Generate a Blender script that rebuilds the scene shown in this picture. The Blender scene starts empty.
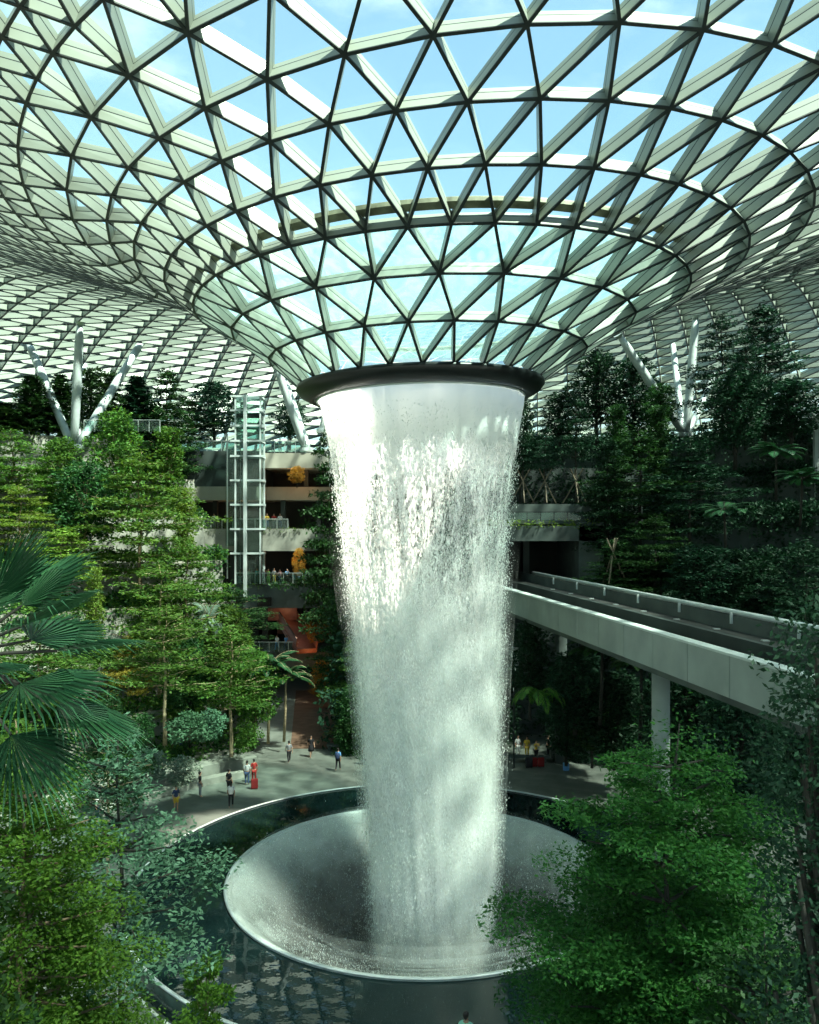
import bpy, math, random
import numpy as np
from mathutils import Vector, Matrix

PI = math.pi
CAMH = 18.5
F = 820.0
HY = 524.0
AX, AY = 0.6, 41.0            # waterfall axis
scene = bpy.context.scene
COL = scene.collection

def Pt(px, py, Y):
    return Vector(((px - 409.5) / F * Y, Y, CAMH - (py - HY) / F * Y))

# ------------------------------------------------------------------ materials
def nt(name):
    m = bpy.data.materials.new(name); m.use_nodes = True
    t = m.node_tree; t.nodes.clear()
    return m, t, t.nodes, t.links

def out(t, sh, kind='Surface'):
    o = t.nodes.new('ShaderNodeOutputMaterial'); t.links.new(sh, o.inputs[kind]); return o

def plain(name, col, rough=.7, metal=0., noise=.12, nscale=1.5, bump=0., spec=.4, stretch=None, seams=None):
    m, t, N, L = nt(name)
    p = N.new('ShaderNodeBsdfPrincipled')
    p.inputs['Roughness'].default_value = rough; p.inputs['Metallic'].default_value = metal
    p.inputs['Specular IOR Level'].default_value = spec
    tc = N.new('ShaderNodeTexCoord'); mp = N.new('ShaderNodeMapping')
    if stretch: mp.inputs['Scale'].default_value = stretch
    L.new(tc.outputs['Object'], mp.inputs['Vector'])
    nz = N.new('ShaderNodeTexNoise'); nz.inputs['Scale'].default_value = nscale; nz.inputs['Detail'].default_value = 6
    L.new(mp.outputs[0], nz.inputs['Vector'])
    r = N.new('ShaderNodeMapRange'); r.inputs['From Min'].default_value = .3; r.inputs['From Max'].default_value = .7
    r.inputs['To Min'].default_value = 1 - noise * 1.6; r.inputs['To Max'].default_value = 1 + noise
    L.new(nz.outputs['Fac'], r.inputs['Value'])
    mx = N.new('ShaderNodeVectorMath'); mx.operation = 'SCALE'; mx.inputs[0].default_value = col[:3]
    L.new(r.outputs[0], mx.inputs['Scale'])
    L.new(mx.outputs[0], p.inputs['Base Color'])
    if bump:
        b = N.new('ShaderNodeBump'); b.inputs['Strength'].default_value = bump; L.new(nz.outputs['Fac'], b.inputs['Height']); L.new(b.outputs[0], p.inputs['Normal'])
    out(t, p.outputs[0]); return m

def leafmat(name, c1, c2, trans=.35, gloss=.35):
    m, t, N, L = nt(name)
    g = N.new('ShaderNodeNewGeometry')
    oi = N.new('ShaderNodeObjectInfo')
    cr = N.new('ShaderNodeMix'); cr.data_type = 'RGBA'
    cr.inputs['A'].default_value = (*c1, 1); cr.inputs['B'].default_value = (*c2, 1)
    L.new(g.outputs['Random Per Island'], cr.inputs['Factor'])
    hs = N.new('ShaderNodeHueSaturation')
    a = N.new('ShaderNodeMapRange'); a.inputs['To Min'].default_value = .75; a.inputs['To Max'].default_value = 1.2
    L.new(oi.outputs['Random'], a.inputs['Value']); L.new(a.outputs[0], hs.inputs['Value'])
    b = N.new('ShaderNodeMapRange'); b.inputs['To Min'].default_value = .485; b.inputs['To Max'].default_value = .515
    L.new(oi.outputs['Random'], b.inputs['Value']); L.new(b.outputs[0], hs.inputs['Hue'])
    L.new(cr.outputs['Result'], hs.inputs['Color'])
    p = N.new('ShaderNodeBsdfPrincipled'); p.inputs['Roughness'].default_value = gloss + .2
    p.inputs['Specular IOR Level'].default_value = .2
    L.new(hs.outputs[0], p.inputs['Base Color'])
    tr = N.new('ShaderNodeBsdfTranslucent')
    h2 = N.new('ShaderNodeHueSaturation'); h2.inputs['Saturation'].default_value = 1.1; h2.inputs['Value'].default_value = 1.3; h2.inputs['Hue'].default_value = .485
    L.new(hs.outputs[0], h2.inputs['Color']); L.new(h2.outputs[0], tr.inputs['Color'])
    mx = N.new('ShaderNodeMixShader'); mx.inputs[0].default_value = trans
    L.new(p.outputs[0], mx.inputs[1]); L.new(tr.outputs[0], mx.inputs[2])
    out(t, mx.outputs[0]); return m

def glassmat(name, tint, haze, hazecol, wet=False, ior=1.45):
    m, t, N, L = nt(name)
    tr = N.new('ShaderNodeBsdfTransparent'); tr.inputs['Color'].default_value = (*tint, 1)
    gl = N.new('ShaderNodeBsdfGlossy'); gl.inputs['Roughness'].default_value = .08
    fr = N.new('ShaderNodeFresnel'); fr.inputs['IOR'].default_value = ior
    mx = N.new('ShaderNodeMixShader'); L.new(fr.outputs[0], mx.inputs[0]); L.new(tr.outputs[0], mx.inputs[1]); L.new(gl.outputs[0], mx.inputs[2])
    tl = N.new('ShaderNodeBsdfTranslucent'); tl.inputs['Color'].default_value = (*hazecol, 1)
    df = N.new('ShaderNodeBsdfDiffuse'); df.inputs['Color'].default_value = (*hazecol, 1)
    m2 = N.new('ShaderNodeMixShader'); m2.inputs[0].default_value = .3
    L.new(tl.outputs[0], m2.inputs[1]); L.new(df.outputs[0], m2.inputs[2])
    m3 = N.new('ShaderNodeMixShader'); m3.inputs[0].default_value = haze
    if wet:
        tc = N.new('ShaderNodeTexCoord'); nz = N.new('ShaderNodeTexNoise'); nz.inputs['Scale'].default_value = 1.3
        nz.inputs['Detail'].default_value = 8; nz.inputs['Distortion'].default_value = 1.5
        L.new(tc.outputs['Object'], nz.inputs['Vector'])
        mr = N.new('ShaderNodeMapRange'); mr.inputs['From Min'].default_value = .35; mr.inputs['From Max'].default_value = .65
        mr.inputs['To Min'].default_value = haze - .16; mr.inputs['To Max'].default_value = haze + .16
        L.new(nz.outputs['Fac'], mr.inputs['Value']); L.new(mr.outputs[0], m3.inputs[0])
    L.new(mx.outputs[0], m3.inputs[1]); L.new(m2.outputs[0], m3.inputs[2])
    out(t, m3.outputs[0]); return m

M = {}
M['beam'] = plain('beam aluminium', (.25, .285, .24), .42, .1, .06, .6)
M['beamdark'] = plain('beam gasket', (.012, .018, .018), .5, 0, .1)
M['glass'] = glassmat('dome glass', (.72, .88, .88), .10, (.50, .74, .62))
M['wetglass'] = glassmat('wet dome glass', (.62, .86, .84), .34, (.34, .60, .54), True)
M['balglass'] = glassmat('balustrade glass', (.72, .86, .82), .08, (.6, .8, .72))
M['poolglass'] = glassmat('pool wall glass', (.10, .18, .16), .12, (.06, .12, .10))
M['steel'] = plain('brushed steel', (.55, .62, .6), .35, .6, .08)
M['white_steel'] = plain('white painted steel', (.48, .55, .54), .4, .1, .08)
M['black'] = plain('black metal', (.012, .015, .016), .35, .2, .1)
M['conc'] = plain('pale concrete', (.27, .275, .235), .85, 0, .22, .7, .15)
M['concdark'] = plain('grey concrete', (.075, .098, .09), .85, 0, .25, .5, .15)  # grey lowered further to carry shade on the right terraces
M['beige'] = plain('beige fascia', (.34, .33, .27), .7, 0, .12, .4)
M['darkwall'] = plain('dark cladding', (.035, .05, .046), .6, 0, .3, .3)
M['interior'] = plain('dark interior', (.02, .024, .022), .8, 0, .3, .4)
M['soil'] = plain('planting soil', (.03, .035, .02), .95, 0, .3, 2)
M['wood'] = plain('red brown wood', (.17, .06, .045), .5, 0, .2, 2, stretch=(1, 8, 1))
M['brownpath'] = plain('brown paving', (.12, .07, .045), .7, 0, .25, 1.2)
M['bark'] = plain('bark', (.20, .15, .09), .9, 0, .3, 6, .3)
M['barkpale'] = plain('pale bark', (.42, .33, .20), .85, 0, .3, 5, .3)
M['barkdark'] = plain('dark bark', (.035, .035, .028), .9, 0, .3, 6, .3)
M['stake'] = plain('timber stake', (.20, .17, .12), .8, 0, .2, 5)
M['screen'] = plain('screen', (.004, .005, .006), .15, 0, .05)
M['skin'] = plain('skin', (.42, .24, .16), .6, 0, .04)
M['hair'] = plain('dark hair', (.012, .009, .008), .5, 0, .2, 8)
def cloth(n, c): M[n] = plain(n + ' cloth', c, .85, 0, .1, 6); return M[n]
for n, c in dict(white=(.75, .75, .72), blackc=(.015, .015, .018), navy=(.03, .05, .12), red=(.35, .03, .025), darkred=(.22, .015, .015), blue=(.12, .3, .55),
                 lime=(.3, .75, .12), grey=(.25, .26, .27), khaki=(.4, .33, .2), yellow=(.62, .42, .05), teal=(.1, .4, .4),
                 pink=(.6, .3, .32), mint=(.35, .75, .6), denim=(.06, .1, .2), beigec=(.5, .42, .3), orange=(.55, .2, .04)).items():
    cloth(n, c)
L1 = {}
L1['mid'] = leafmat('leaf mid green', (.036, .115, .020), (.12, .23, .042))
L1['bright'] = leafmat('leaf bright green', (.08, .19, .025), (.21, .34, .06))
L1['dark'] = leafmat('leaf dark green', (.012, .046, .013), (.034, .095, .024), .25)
L1['deep'] = leafmat('leaf deep shade green', (.008, .034, .017), (.02, .062, .03), .2)  # leaf green darkened so the right slope's shade sits in the colour
L1['yellow'] = leafmat('leaf yellow green', (.26, .26, .04), (.38, .30, .06))
L1['blue'] = leafmat('leaf blue green', (.045, .12, .06), (.13, .25, .15), .2)
L1['silver'] = leafmat('leaf silver', (.08, .14, .095), (.17, .24, .18), .2)
L1['warmlit'] = leafmat('leaf painted warm glow', (.30, .17, .03), (.45, .28, .05))  # warm spotlight glow put into the leaf colour, besides the lamps
L1['palm'] = leafmat('palm frond green', (.012, .055, .022), (.035, .11, .04), .15, .15)
L1['forebright'] = leafmat('near bright leaf', (.04, .14, .015), (.12, .27, .035))
L1['fore'] = leafmat('foreground leaf', (.014, .070, .012), (.048, .145, .026), .3)

# ------------------------------------------------------------------ mesh helpers
class MB:
    def __init__(s): s.v = []; s.f = []; s.m = []
    def add(s, vs, fs, mi=0):
        o = len(s.v); s.v += [tuple(v) for v in vs]; s.f += [tuple(i + o for i in f) for f in fs]; s.m += [mi] * len(fs)
    def box(s, x0, x1, y0, y1, z0, z1, mi=0):
        v = [(x, y, z) for z in (z0, z1) for y in (y0, y1) for x in (x0, x1)]
        s.add(v, [(0, 2, 3, 1), (4, 5, 7, 6), (0, 1, 5, 4), (2, 6, 7, 3), (0, 4, 6, 2), (1, 3, 7, 5)], mi)
    def bar(s, a, b, w, h=None, mi=0, up=(0, 0, 1)):
        h = h or w; a = Vector(a); b = Vector(b); d = (b - a).normalized(); up = Vector(up)
        if abs(d.dot(up)) > .98: up = Vector((1, 0, 0))
        x = d.cross(up).normalized() * w / 2; z = x.cross(d).normalized() * h / 2
        v = [p + sx * x + sz * z for p in (a, b) for sx, sz in ((-1, -1), (1, -1), (1, 1), (-1, 1))]
        s.add(v, [(0, 1, 2, 3), (7, 6, 5, 4), (0, 4, 5, 1), (1, 5, 6, 2), (2, 6, 7, 3), (3, 7, 4, 0)], mi)
    def tube(s, pts, rad, n=8, mi=0, cap=True):
        pts = [Vector(p) for p in pts]
        if not hasattr(rad, '__len__'): rad = [rad] * len(pts)
        o = len(s.v); prev = None
        for i, p in enumerate(pts):
            d = (pts[min(i + 1, len(pts) - 1)] - pts[max(i - 1, 0)]).normalized()
            if prev is None:
                x = d.orthogonal().normalized()
            else:
                x = (prev - d * prev.dot(d)).normalized()
            prev = x; y = d.cross(x)
            for k in range(n):
                a = 2 * PI * k / n; s.v.append(tuple(p + (x * math.cos(a) + y * math.sin(a)) * rad[i]))
        for i in range(len(pts) - 1):
            for k in range(n):
                s.f.append((o + i * n + k, o + i * n + (k + 1) % n, o + (i + 1) * n + (k + 1) % n, o + (i + 1) * n + k)); s.m.append(mi)
        if cap:
            s.f.append(tuple(o + k for k in range(n))[::-1]); s.m.append(mi)
            s.f.append(tuple(o + (len(pts) - 1) * n + k for k in range(n))); s.m.append(mi)
    def lathe(s, prof, n=96, c=(0, 0), mi=0, closed=False):
        o = len(s.v)
        for r, z in prof:
            for k in range(n):
                a = 2 * PI * k / n; s.v.append((c[0] + r * math.sin(a), c[1] - r * math.cos(a), z))
        m = len(prof)
        for i in range(m if closed else m - 1):
            i2 = (i + 1) % m
            for k in range(n):
                s.f.append((o + i * n + k, o + i * n + (k + 1) % n, o + i2 * n + (k + 1) % n, o + i2 * n + k)); s.m.append(mi)
    def arcblock(s, c, r0, r1, z0, z1, a0, a1, n=24, mi=0, mt=None):
        """ring sector block; angle a from +Y axis, clockwise to +X (degrees)"""
        o = len(s.v)
        for i in range(n + 1):
            a = math.radians(a0 + (a1 - a0) * i / n)
            for r, z in ((r0, z0), (r1, z0), (r1, z1), (r0, z1)):
                s.v.append((c[0] + r * math.sin(a), c[1] + r * math.cos(a), z))
        for i in range(n):
            for k in range(4):
                s.f.append((o + i * 4 + k, o + i * 4 + (k + 1) % 4, o + (i + 1) * 4 + (k + 1) % 4, o + (i + 1) * 4 + k))
                s.m.append(mt if (mt is not None and k == 2) else mi)
        s.f.append((o, o + 3, o + 2, o + 1)); s.m.append(mi)
        e = o + n * 4; s.f.append((e, e + 1, e + 2, e + 3)); s.m.append(mi)
    def mesh(s, name, mats, smooth=False):
        me = bpy.data.meshes.new(name)
        me.from_pydata(s.v, [], s.f)
        for m in (mats if isinstance(mats, (list, tuple)) else [mats]): me.materials.append(m)
        if any(s.m): me.polygons.foreach_set('material_index', s.m)
        if smooth: me.polygons.foreach_set('use_smooth', [True] * len(me.polygons))
        me.update(); return me
    def build(s, name, mats, parent=None, smooth=False):
        return link(name, s.mesh(name, mats, smooth), parent)

def link(name, data, parent=None):
    o = bpy.data.objects.new(name, data); COL.objects.link(o)
    if parent is not None: o.parent = parent
    return o
def tag(o, label=None, cat=None, group=None, kind=None):
    if label: o['label'] = label
    if cat: o['category'] = cat
    if group: o['group'] = group
    if kind: o['kind'] = kind
    return o
def root(name, loc=(0, 0, 0), rz=0, label=None, cat=None, group=None, kind=None):
    o = link(name, None); o.location = loc; o.rotation_euler = (0, 0, rz)
    return tag(o, label, cat, group, kind)

def quads_mesh(name, V, mat):
    """V: (n,4,3) array of leaf quads"""
    V = np.asarray(V, dtype=np.float32); n = len(V)
    me = bpy.data.meshes.new(name)
    me.vertices.add(n * 4); me.vertices.foreach_set('co', V.reshape(-1))
    me.loops.add(n * 4); me.loops.foreach_set('vertex_index', np.arange(n * 4, dtype=np.int32))
    me.polygons.add(n); me.polygons.foreach_set('loop_start', np.arange(0, n * 4, 4, dtype=np.int32))
    me.polygons.foreach_set('loop_total', np.full(n, 4, dtype=np.int32))
    me.materials.append(mat); me.update(calc_edges=True); me.validate(); return me

def leaves(P, size, rs, up=.6, aspect=.45, D=None):
    """diamond leaves at P (n,3). up: how level the blades lie."""
    P = np.asarray(P, float); n = len(P)
    d = rs.normal(size=(n, 3)); d[:, 2] *= (1 - up)
    if D is not None: d = d * .8 + D
    d /= np.linalg.norm(d, axis=1)[:, None] + 1e-9
    nn = rs.normal(size=(n, 3)) * (1 - up * .7); nn[:, 2] += up * 1.6
    s = np.cross(d, nn); s /= np.linalg.norm(s, axis=1)[:, None] + 1e-9
    L = (size * rs.uniform(.65, 1.25, n))[:, None]
    w = L * aspect * .5
    nrm = np.cross(s, d)
    droop = nrm * L * rs.uniform(-.05, .18, (n, 1))
    return np.stack([P, P + d * L * .45 + s * w - droop * .2, P + d * L - droop, P + d * L * .45 - s * w - droop * .2], 1)

# ------------------------------------------------------------------ plants
def branch_pts(a, b, rs, sag=.0, n=5, wob=.04):
    a = Vector(a); b = Vector(b); L = (b - a).length; r = []
    for i in range(n + 1):
        t = i / n; p = a.lerp(b, t); p.z -= sag * L * 4 * t * (1 - t) * -1
        if 0 < i < n: p += Vector(rs.normal(size=3)) * wob * L * .3
        r.append(p)
    return r

def layered(seed, H=10., W=5.5, tiers=7, first=.35, leaf=.24, dens=1.0, flat=.5, thick=.22, lean=0):
    """tree whose foliage lies in level pads along spreading branches"""
    rs = np.random.RandomState(seed); mb = MB(); P = []
    n = 8
    trunk = [Vector((math.sin(i * 1.3 + seed) * .012 * H * (i / n), math.cos(i * 1.7 + seed) * .012 * H * (i / n), H * i / n)) for i in range(n + 1)]
    mb.tube(trunk, [.011 * H * (1 - .93 * i / n) + .004 for i in range(n + 1)], 7)
    for k in range(tiers):
        t = first + (1 - first) * (k + rs.uniform(-.2, .2)) / tiers
        t = min(max(t, first), .97)
        rad = W / 2 * (1 - max(0, (t - first) / (1 - first)) ** 1.6 * .78) * rs.uniform(.8, 1.1)
        nb = rs.randint(5, 8); a0 = rs.uniform(0, 6.28)
        base = trunk[0].lerp(trunk[-1], t); fi = t * n; i0 = min(int(fi), n - 1)
        base = trunk[i0].lerp(trunk[i0 + 1], fi - i0)
        for j in range(nb):
            a = a0 + 6.28 * j / nb + rs.uniform(-.35, .35); Lb = rad * rs.uniform(.65, 1.12)
            tip = base + Vector((math.cos(a) * Lb, math.sin(a) * Lb, Lb * rs.uniform(.1, .32)))
            bp = branch_pts(base, tip, rs)
            mb.tube(bp, [.0035 * H * (1 - .75 * q / 5) + .004 for q in range(6)], 4, cap=False)
            # pads
            npad = max(2, int(Lb / (leaf * 3.2)))
            for q in range(npad):
                tt = .35 + .7 * (q + rs.uniform(0, 1)) / npad
                c = base.lerp(tip, tt) + Vector((rs.normal() * Lb * .13, rs.normal() * Lb * .13, rs.normal() * thick * .3))
                pr = (.22 + .25 * tt) * Lb * rs.uniform(.5, .9) + leaf * .6
                cnt = int(dens * 27 * (pr / leaf / 1.6) ** 1.35) + 8
                rr = np.sqrt(rs.uniform(0, 1, cnt)) * pr; aa = rs.uniform(0, 6.283, cnt)
                P.append(np.stack([c.x + rr * np.cos(aa), c.y + rr * np.sin(aa), c.z + rs.normal(size=cnt) * thick * .35 - rr * .12], 1))
    # crown tip
    cnt = int(150 * dens); P.append(np.stack([trunk[-1].x + rs.normal(size=cnt) * W * .06, trunk[-1].y + rs.normal(size=cnt) * W * .06, H * .97 + rs.normal(size=cnt) * H * .025], 1))
    return mb, leaves(np.concatenate(P), leaf, rs, .62)

def blobby(seed, H=9., W=5., first=.3, leaf=.28, nblob=26, dens=1., up=.3, colum=False):
    rs = np.random.RandomState(seed); mb = MB(); P = []; D = []
    n = 6
    top = H * .8
    trunk = [Vector((math.sin(i + seed) * .02 * H * i / n, math.cos(i * 1.4 + seed) * .02 * H * i / n, top * i / n)) for i in range(n + 1)]
    mb.tube(trunk, [.016 * H * (1 - .75 * i / n) for i in range(n + 1)], 7)
    for k in range(nblob):
        u = (k + .5) / nblob; z = first + (1 - first) * u
        prof = math.sin(PI * min(1, max(.08, u * .85 + .12))) ** .6 if not colum else (1 - .55 * u) * .9
        a = k * 2.39996; rr = W / 2 * prof * rs.uniform(.25, .72)
        c = Vector((rr * math.cos(a), rr * math.sin(a), z * H * .96))
        br = trunk[min(n, int(min(.98, z * .8) * n))]
        mb.tube([br, br.lerp(c, .5) + Vector((0, 0, .03 * H)), c], [.005 * H, .0035 * H, .002 * H], 4, cap=False)
        R = W / 2 * rs.uniform(.28, .42)
        cnt = int(dens * 210)
        v = rs.normal(size=(cnt, 3)); v /= np.linalg.norm(v, axis=1)[:, None]
        rad = R * rs.uniform(.55, 1.05, cnt)[:, None]
        P.append(np.array(c) + v * rad * np.array([1, 1, .72])); D.append(v)
    return mb, leaves(np.concatenate(P), leaf, rs, up, .5, np.concatenate(D) * .6)

def conifer(seed, H=10., W=4., leaf=.3):
    rs = np.random.RandomState(seed); mb = MB(); P = []; D = []
    mb.tube([(0, 0, 0), (0, 0, H * .5), (0, 0, H)], [.015 * H, .01 * H, .003 * H], 7)
    nt_ = 22
    for k in range(nt_):
        t = .14 + .84 * k / nt_
        L = W / 2 * (1 - t) ** .75 * 1.25 * rs.uniform(.75, 1.05); nb = 8
        for j in range(nb):
            a = 6.283 * j / nb + k * .6 + rs.uniform(-.2, .2); l = L * rs.uniform(.8, 1.1)
            b0 = Vector((0, 0, H * t)); tip = b0 + Vector((math.cos(a) * l, math.sin(a) * l, l * .12))
            mb.tube([b0, tip], [.004 * H, .0015 * H], 3, cap=False)
            cnt = int(26 + l * 46)
            tt = rs.uniform(.15, 1.05, cnt)[:, None]
            P.append(np.array(b0) * (1 - tt) + np.array(tip) * tt + rs.normal(size=(cnt, 3)) * np.array([.10, .10, .05]) * (W / 4))
            dd = np.array(tip - b0) / l; D.append(np.repeat(dd[None], cnt, 0))
    return mb, leaves(np.concatenate(P), leaf, rs, .5, .35, np.concatenate(D))

def frond(mb_quads, base, az, el, L, rs, nleaf=34, wl=.55, droop=.9, width=.065):
    """feather palm frond: quads of leaflets along a drooping rachis; returns rachis pts"""
    pts = []; p = Vector(base); e = el; st = L / 12
    for i in range(13):
        pts.append(p.copy())
        p = p + Vector((math.cos(az) * math.cos(e), math.sin(az) * math.cos(e), math.sin(e))) * st
        e -= droop / 12 * (1 + i / 8)
    side = Vector((-math.sin(az), math.cos(az), 0))
    for i in range(nleaf):
        t = .14 + .86 * i / nleaf; fi = t * 12; k = min(int(fi), 11); q = pts[k].lerp(pts[k + 1], fi - k)
        d = (pts[k + 1] - pts[k]).normalized(); l = wl * math.sin(PI * (t * .85 + .12)) * L * .42
        for sg in (-1, 1):
            v = (side * sg * .85 + d * .55 + Vector((0, 0, -.28 + rs.uniform(-.1, .1)))).normalized()
            w = d * width * L * .4
            mb_quads.append([q - w * .4, q + v * l * .5 - w + Vector((0, 0, .01)), q + v * l, q + v * l * .5 + w])
    return pts

def palm(seed, H=6., L=2.6, n=20, thick=.1):
    rs = np.random.RandomState(seed); mb = MB(); Q = []
    mb.tube([(0, 0, 0), (.1, .05, H * .5), (.12, .1, H)], [thick * 1.2, thick, thick * .8], 8)
    for k in range(n):
        el = rs.uniform(.15, 1.25); fp = frond(Q, (.12, .1, H), k * 2.39996, el, L * rs.uniform(.8, 1.1), rs, droop=1.0)
        mb.tube(fp, [.03 * (1 - i / 14) + .004 for i in range(13)], 4, cap=False)
    return mb, np.array([[list(c) for c in q] for q in Q])

def fan_leaf(Q, mb, base, az, el, Lp, R, rs, nseg=30, spread=2.5, tilt=0.):
    d = Vector((math.cos(az) * math.cos(el), math.sin(az) * math.cos(el), math.sin(el)))
    side = Vector((-math.sin(az), math.cos(az), 0)); up = side.cross(d) * -1
    side = (side * math.cos(tilt) + up * math.sin(tilt)).normalized(); up = d.cross(side)
    hub = Vector(base) + d * Lp - Vector((0, 0, Lp * .08))
    mb.tube([base, Vector(base).lerp(hub, .5) + Vector((0, 0, .03)), hub], [.03, .022, .016], 5, cap=False)
    for i in range(nseg):
        a = -spread / 2 + spread * i / (nseg - 1); l = R * (1 - .28 * abs(a / (spread / 2)) ** 2) * rs.uniform(.93, 1.05)
        v = d * math.cos(a) + side * math.sin(a)
        nv = (side * math.cos(a) - d * math.sin(a)); sg = 1 if i % 2 else -1
        w = R * spread / nseg * .22
        p1 = hub + v * l * .5 + up * (.015 * sg) ; p2 = hub + v * l * .82 - Vector((0, 0, l * .05)); p3 = hub + v * l - Vector((0, 0, l * rs.uniform(.1, .2)))
        Q.append([hub, p1 - nv * w, p2 - nv * w * .55, p2 + nv * w * .1])
        Q.append([hub, p2 + nv * w * .1, p1 + nv * w + up * .02, p1 + nv * w * .5])
        Q.append([hub, p1 - nv * w, p2, p1 + nv * w])
        Q.append([p1 - nv * w, p2 - nv * w * .5, p2 + nv * w * .5, p1 + nv * w])
        Q.append([p2 - nv * w * .5, p3, p3, p2 + nv * w * .5])

def fanpalm(seed, H, n=14, Lp=1.0, R=.9, thick=.13, trunk_from=0.):
    rs = np.random.RandomState(seed); mb = MB(); Q = []
    mb.tube([(0, 0, trunk_from), (0, 0, H * .5), (0, 0, H)], [thick * 1.1, thick, thick], 9)
    for k in range(n):
        el = 1.15 - 1.7 * (k / n) + rs.uniform(-.1, .1)
        fan_leaf(Q, mb, Vector((0, 0, H)), k * 2.39996, el, Lp * rs.uniform(.8, 1.15), R * rs.uniform(.85, 1.1), rs, tilt=rs.uniform(-.4, .4))
    return mb, np.array([[list(c) for c in q] for q in Q])

def fern(seed, L=1.6, n=12):
    rs = np.random.RandomState(seed); mb = MB(); Q = []
    mb.tube([(0, 0, 0), (0, 0, .25)], [.09, .06], 6)
    for k in range(n):
        fp = frond(Q, (0, 0, .2), k * 2.39996, rs.uniform(.5, 1.1), L * rs.uniform(.8, 1.1), rs, 24, .6, 1.3, .06)
        mb.tube(fp, [.012 * (1 - i / 14) + .003 for i in range(13)], 3, cap=False)
    return mb, np.array([[list(c) for c in q] for q in Q])

PROTO = {}
def proto(kind):
    if kind in PROTO: return PROTO[kind]
    spec = {
        'layer_a': lambda: (layered(1, 10, 5.6, 8, .3, .24, 1.0), 10, 5.6),
        'layer_b': lambda: (layered(2, 10, 6.0, 9, .22, .24, 1.1), 10, 6.),
        'layer_c': lambda: (layered(3, 10, 5.0, 7, .42, .24, .95), 10, 5.),
        'layer_dense': lambda: (layered(4, 10, 5., 15, .06, .26, 1.25), 10, 5.),
        'blob_a': lambda: (blobby(5, 9, 5.4, .3, .30), 9, 5.4),
        'blob_b': lambda: (blobby(6, 9, 5.0, .12, .30, 30), 9, 5.),
        'column': lambda: (blobby(7, 9, 3.2, .08, .24, 34, .9, .3, True), 9, 3.2),
        'conifer_a': lambda: (conifer(8), 10, 4.),
        'conifer_b': lambda: (conifer(9, 10, 3.4), 10, 3.4),
        'palm': lambda: (palm(10), 7.6, 4.6),
        'fanpalm': lambda: (fanpalm(11, 6, 18, 1.1, 1.0), 7.4, 4.),
        'bush_a': lambda: (blobby(12, 1.8, 2.2, .05, .16, 12, .8), 1.8, 2.2),
        'bush_b': lambda: (blobby(13, 1.5, 2.4, .05, .2, 12, .7), 1.5, 2.4),
        'fern': lambda: (fern(14), 1.3, 2.8),
        'fern_b': lambda: (fern(15, 1.8, 10), 1.5, 3.),
    }[kind]()
    (mb, q), H, W = spec
    PROTO[kind] = (mb, q, H, W, {}, {})
    return PROTO[kind]

def plant(kind, loc, height, width, mat, label, cat='tree', name=None, bark='bark', rz=None, group=None):
    mb, q, H, W, c1, c2 = proto(kind)
    if bark not in c1: c1[bark] = mb.mesh('trunk', M[bark], True)
    if mat not in c2: c2[mat] = quads_mesh('foliage', q, L1[mat])
    name = name or {'layer': 'layered_tree', 'blob': 'broadleaf_tree', 'column': 'columnar_tree', 'conifer': 'conifer_tree', 'palm': 'feather_palm',
                    'fanpalm': 'fan_palm', 'bush': 'leafy_shrub', 'fern': 'fern'}[kind.split('_')[0]]
    r = root(name, loc, random.uniform(0, 6.28) if rz is None else rz, label, cat, group)
    r.scale = (width / W, width / W, height / H)
    fl = {'fern': 'frond', 'palm': 'fronds', 'fanpalm': 'fronds'}.get(kind.split('_')[0], 'foliage')
    link('trunk' if 'bush' not in kind and 'fern' not in kind else 'stem', c1[bark], r)
    o = link('foliage', c2[mat], r)
    return r

random.seed(4)

# ------------------------------------------------------------------ camera / world / sun
cam_d = bpy.data.cameras.new('camera'); cam = link('camera', cam_d)
cam.location = (0, 0, CAMH); cam.rotation_euler = (PI / 2, 0, 0)
cam_d.sensor_fit = 'HORIZONTAL'; cam_d.sensor_width = 36; cam_d.lens = 36 * F / 819
cam_d.sensor_fit = 'HORIZONTAL'; cam_d.shift_y = 12 / 819; cam_d.clip_end = 1500; cam_d.clip_start = .1
scene.camera = cam

SUN_AZ, SUN_EL = math.radians(124), math.radians(57)   # azimuth from +Y towards +X
sd = Vector((math.sin(SUN_AZ) * math.cos(SUN_EL), math.cos(SUN_AZ) * math.cos(SUN_EL), math.sin(SUN_EL)))
sl = bpy.data.lights.new('sun', 'SUN'); sl.energy = 26.0; sl.angle = math.radians(2.6); sl.color = (1, .93, .78)
so = link('sun', sl); so.rotation_euler = sd.to_track_quat('Z', 'Y').to_euler(); so.location = (60, -40, 90)

w = bpy.data.worlds.new('world'); scene.world = w; w.use_nodes = True
t = w.node_tree; t.nodes.clear(); N = t.nodes; L = t.links
bg = N.new('ShaderNodeBackground'); wo = N.new('ShaderNodeOutputWorld')
sky = N.new('ShaderNodeTexSky'); sky.sky_type = 'NISHITA'; sky.sun_disc = False
sky.sun_elevation = SUN_EL; sky.sun_rotation = SUN_AZ; sky.air_density = 1.4; sky.dust_density = .6; sky.ozone_density = 2.
tc = N.new('ShaderNodeTexCoord'); mp = N.new('ShaderNodeMapping'); mp.inputs['Scale'].default_value = (1, 1, 2.2)
mp.inputs['Location'].default_value = (1.3, .2, .1)
nz = N.new('ShaderNodeTexNoise'); nz.inputs['Scale'].default_value = 3.2; nz.inputs['Detail'].default_value = 9; nz.inputs['Roughness'].default_value = .56
L.new(tc.outputs['Generated'], mp.inputs['Vector']); L.new(mp.outputs[0], nz.inputs['Vector'])
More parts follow.
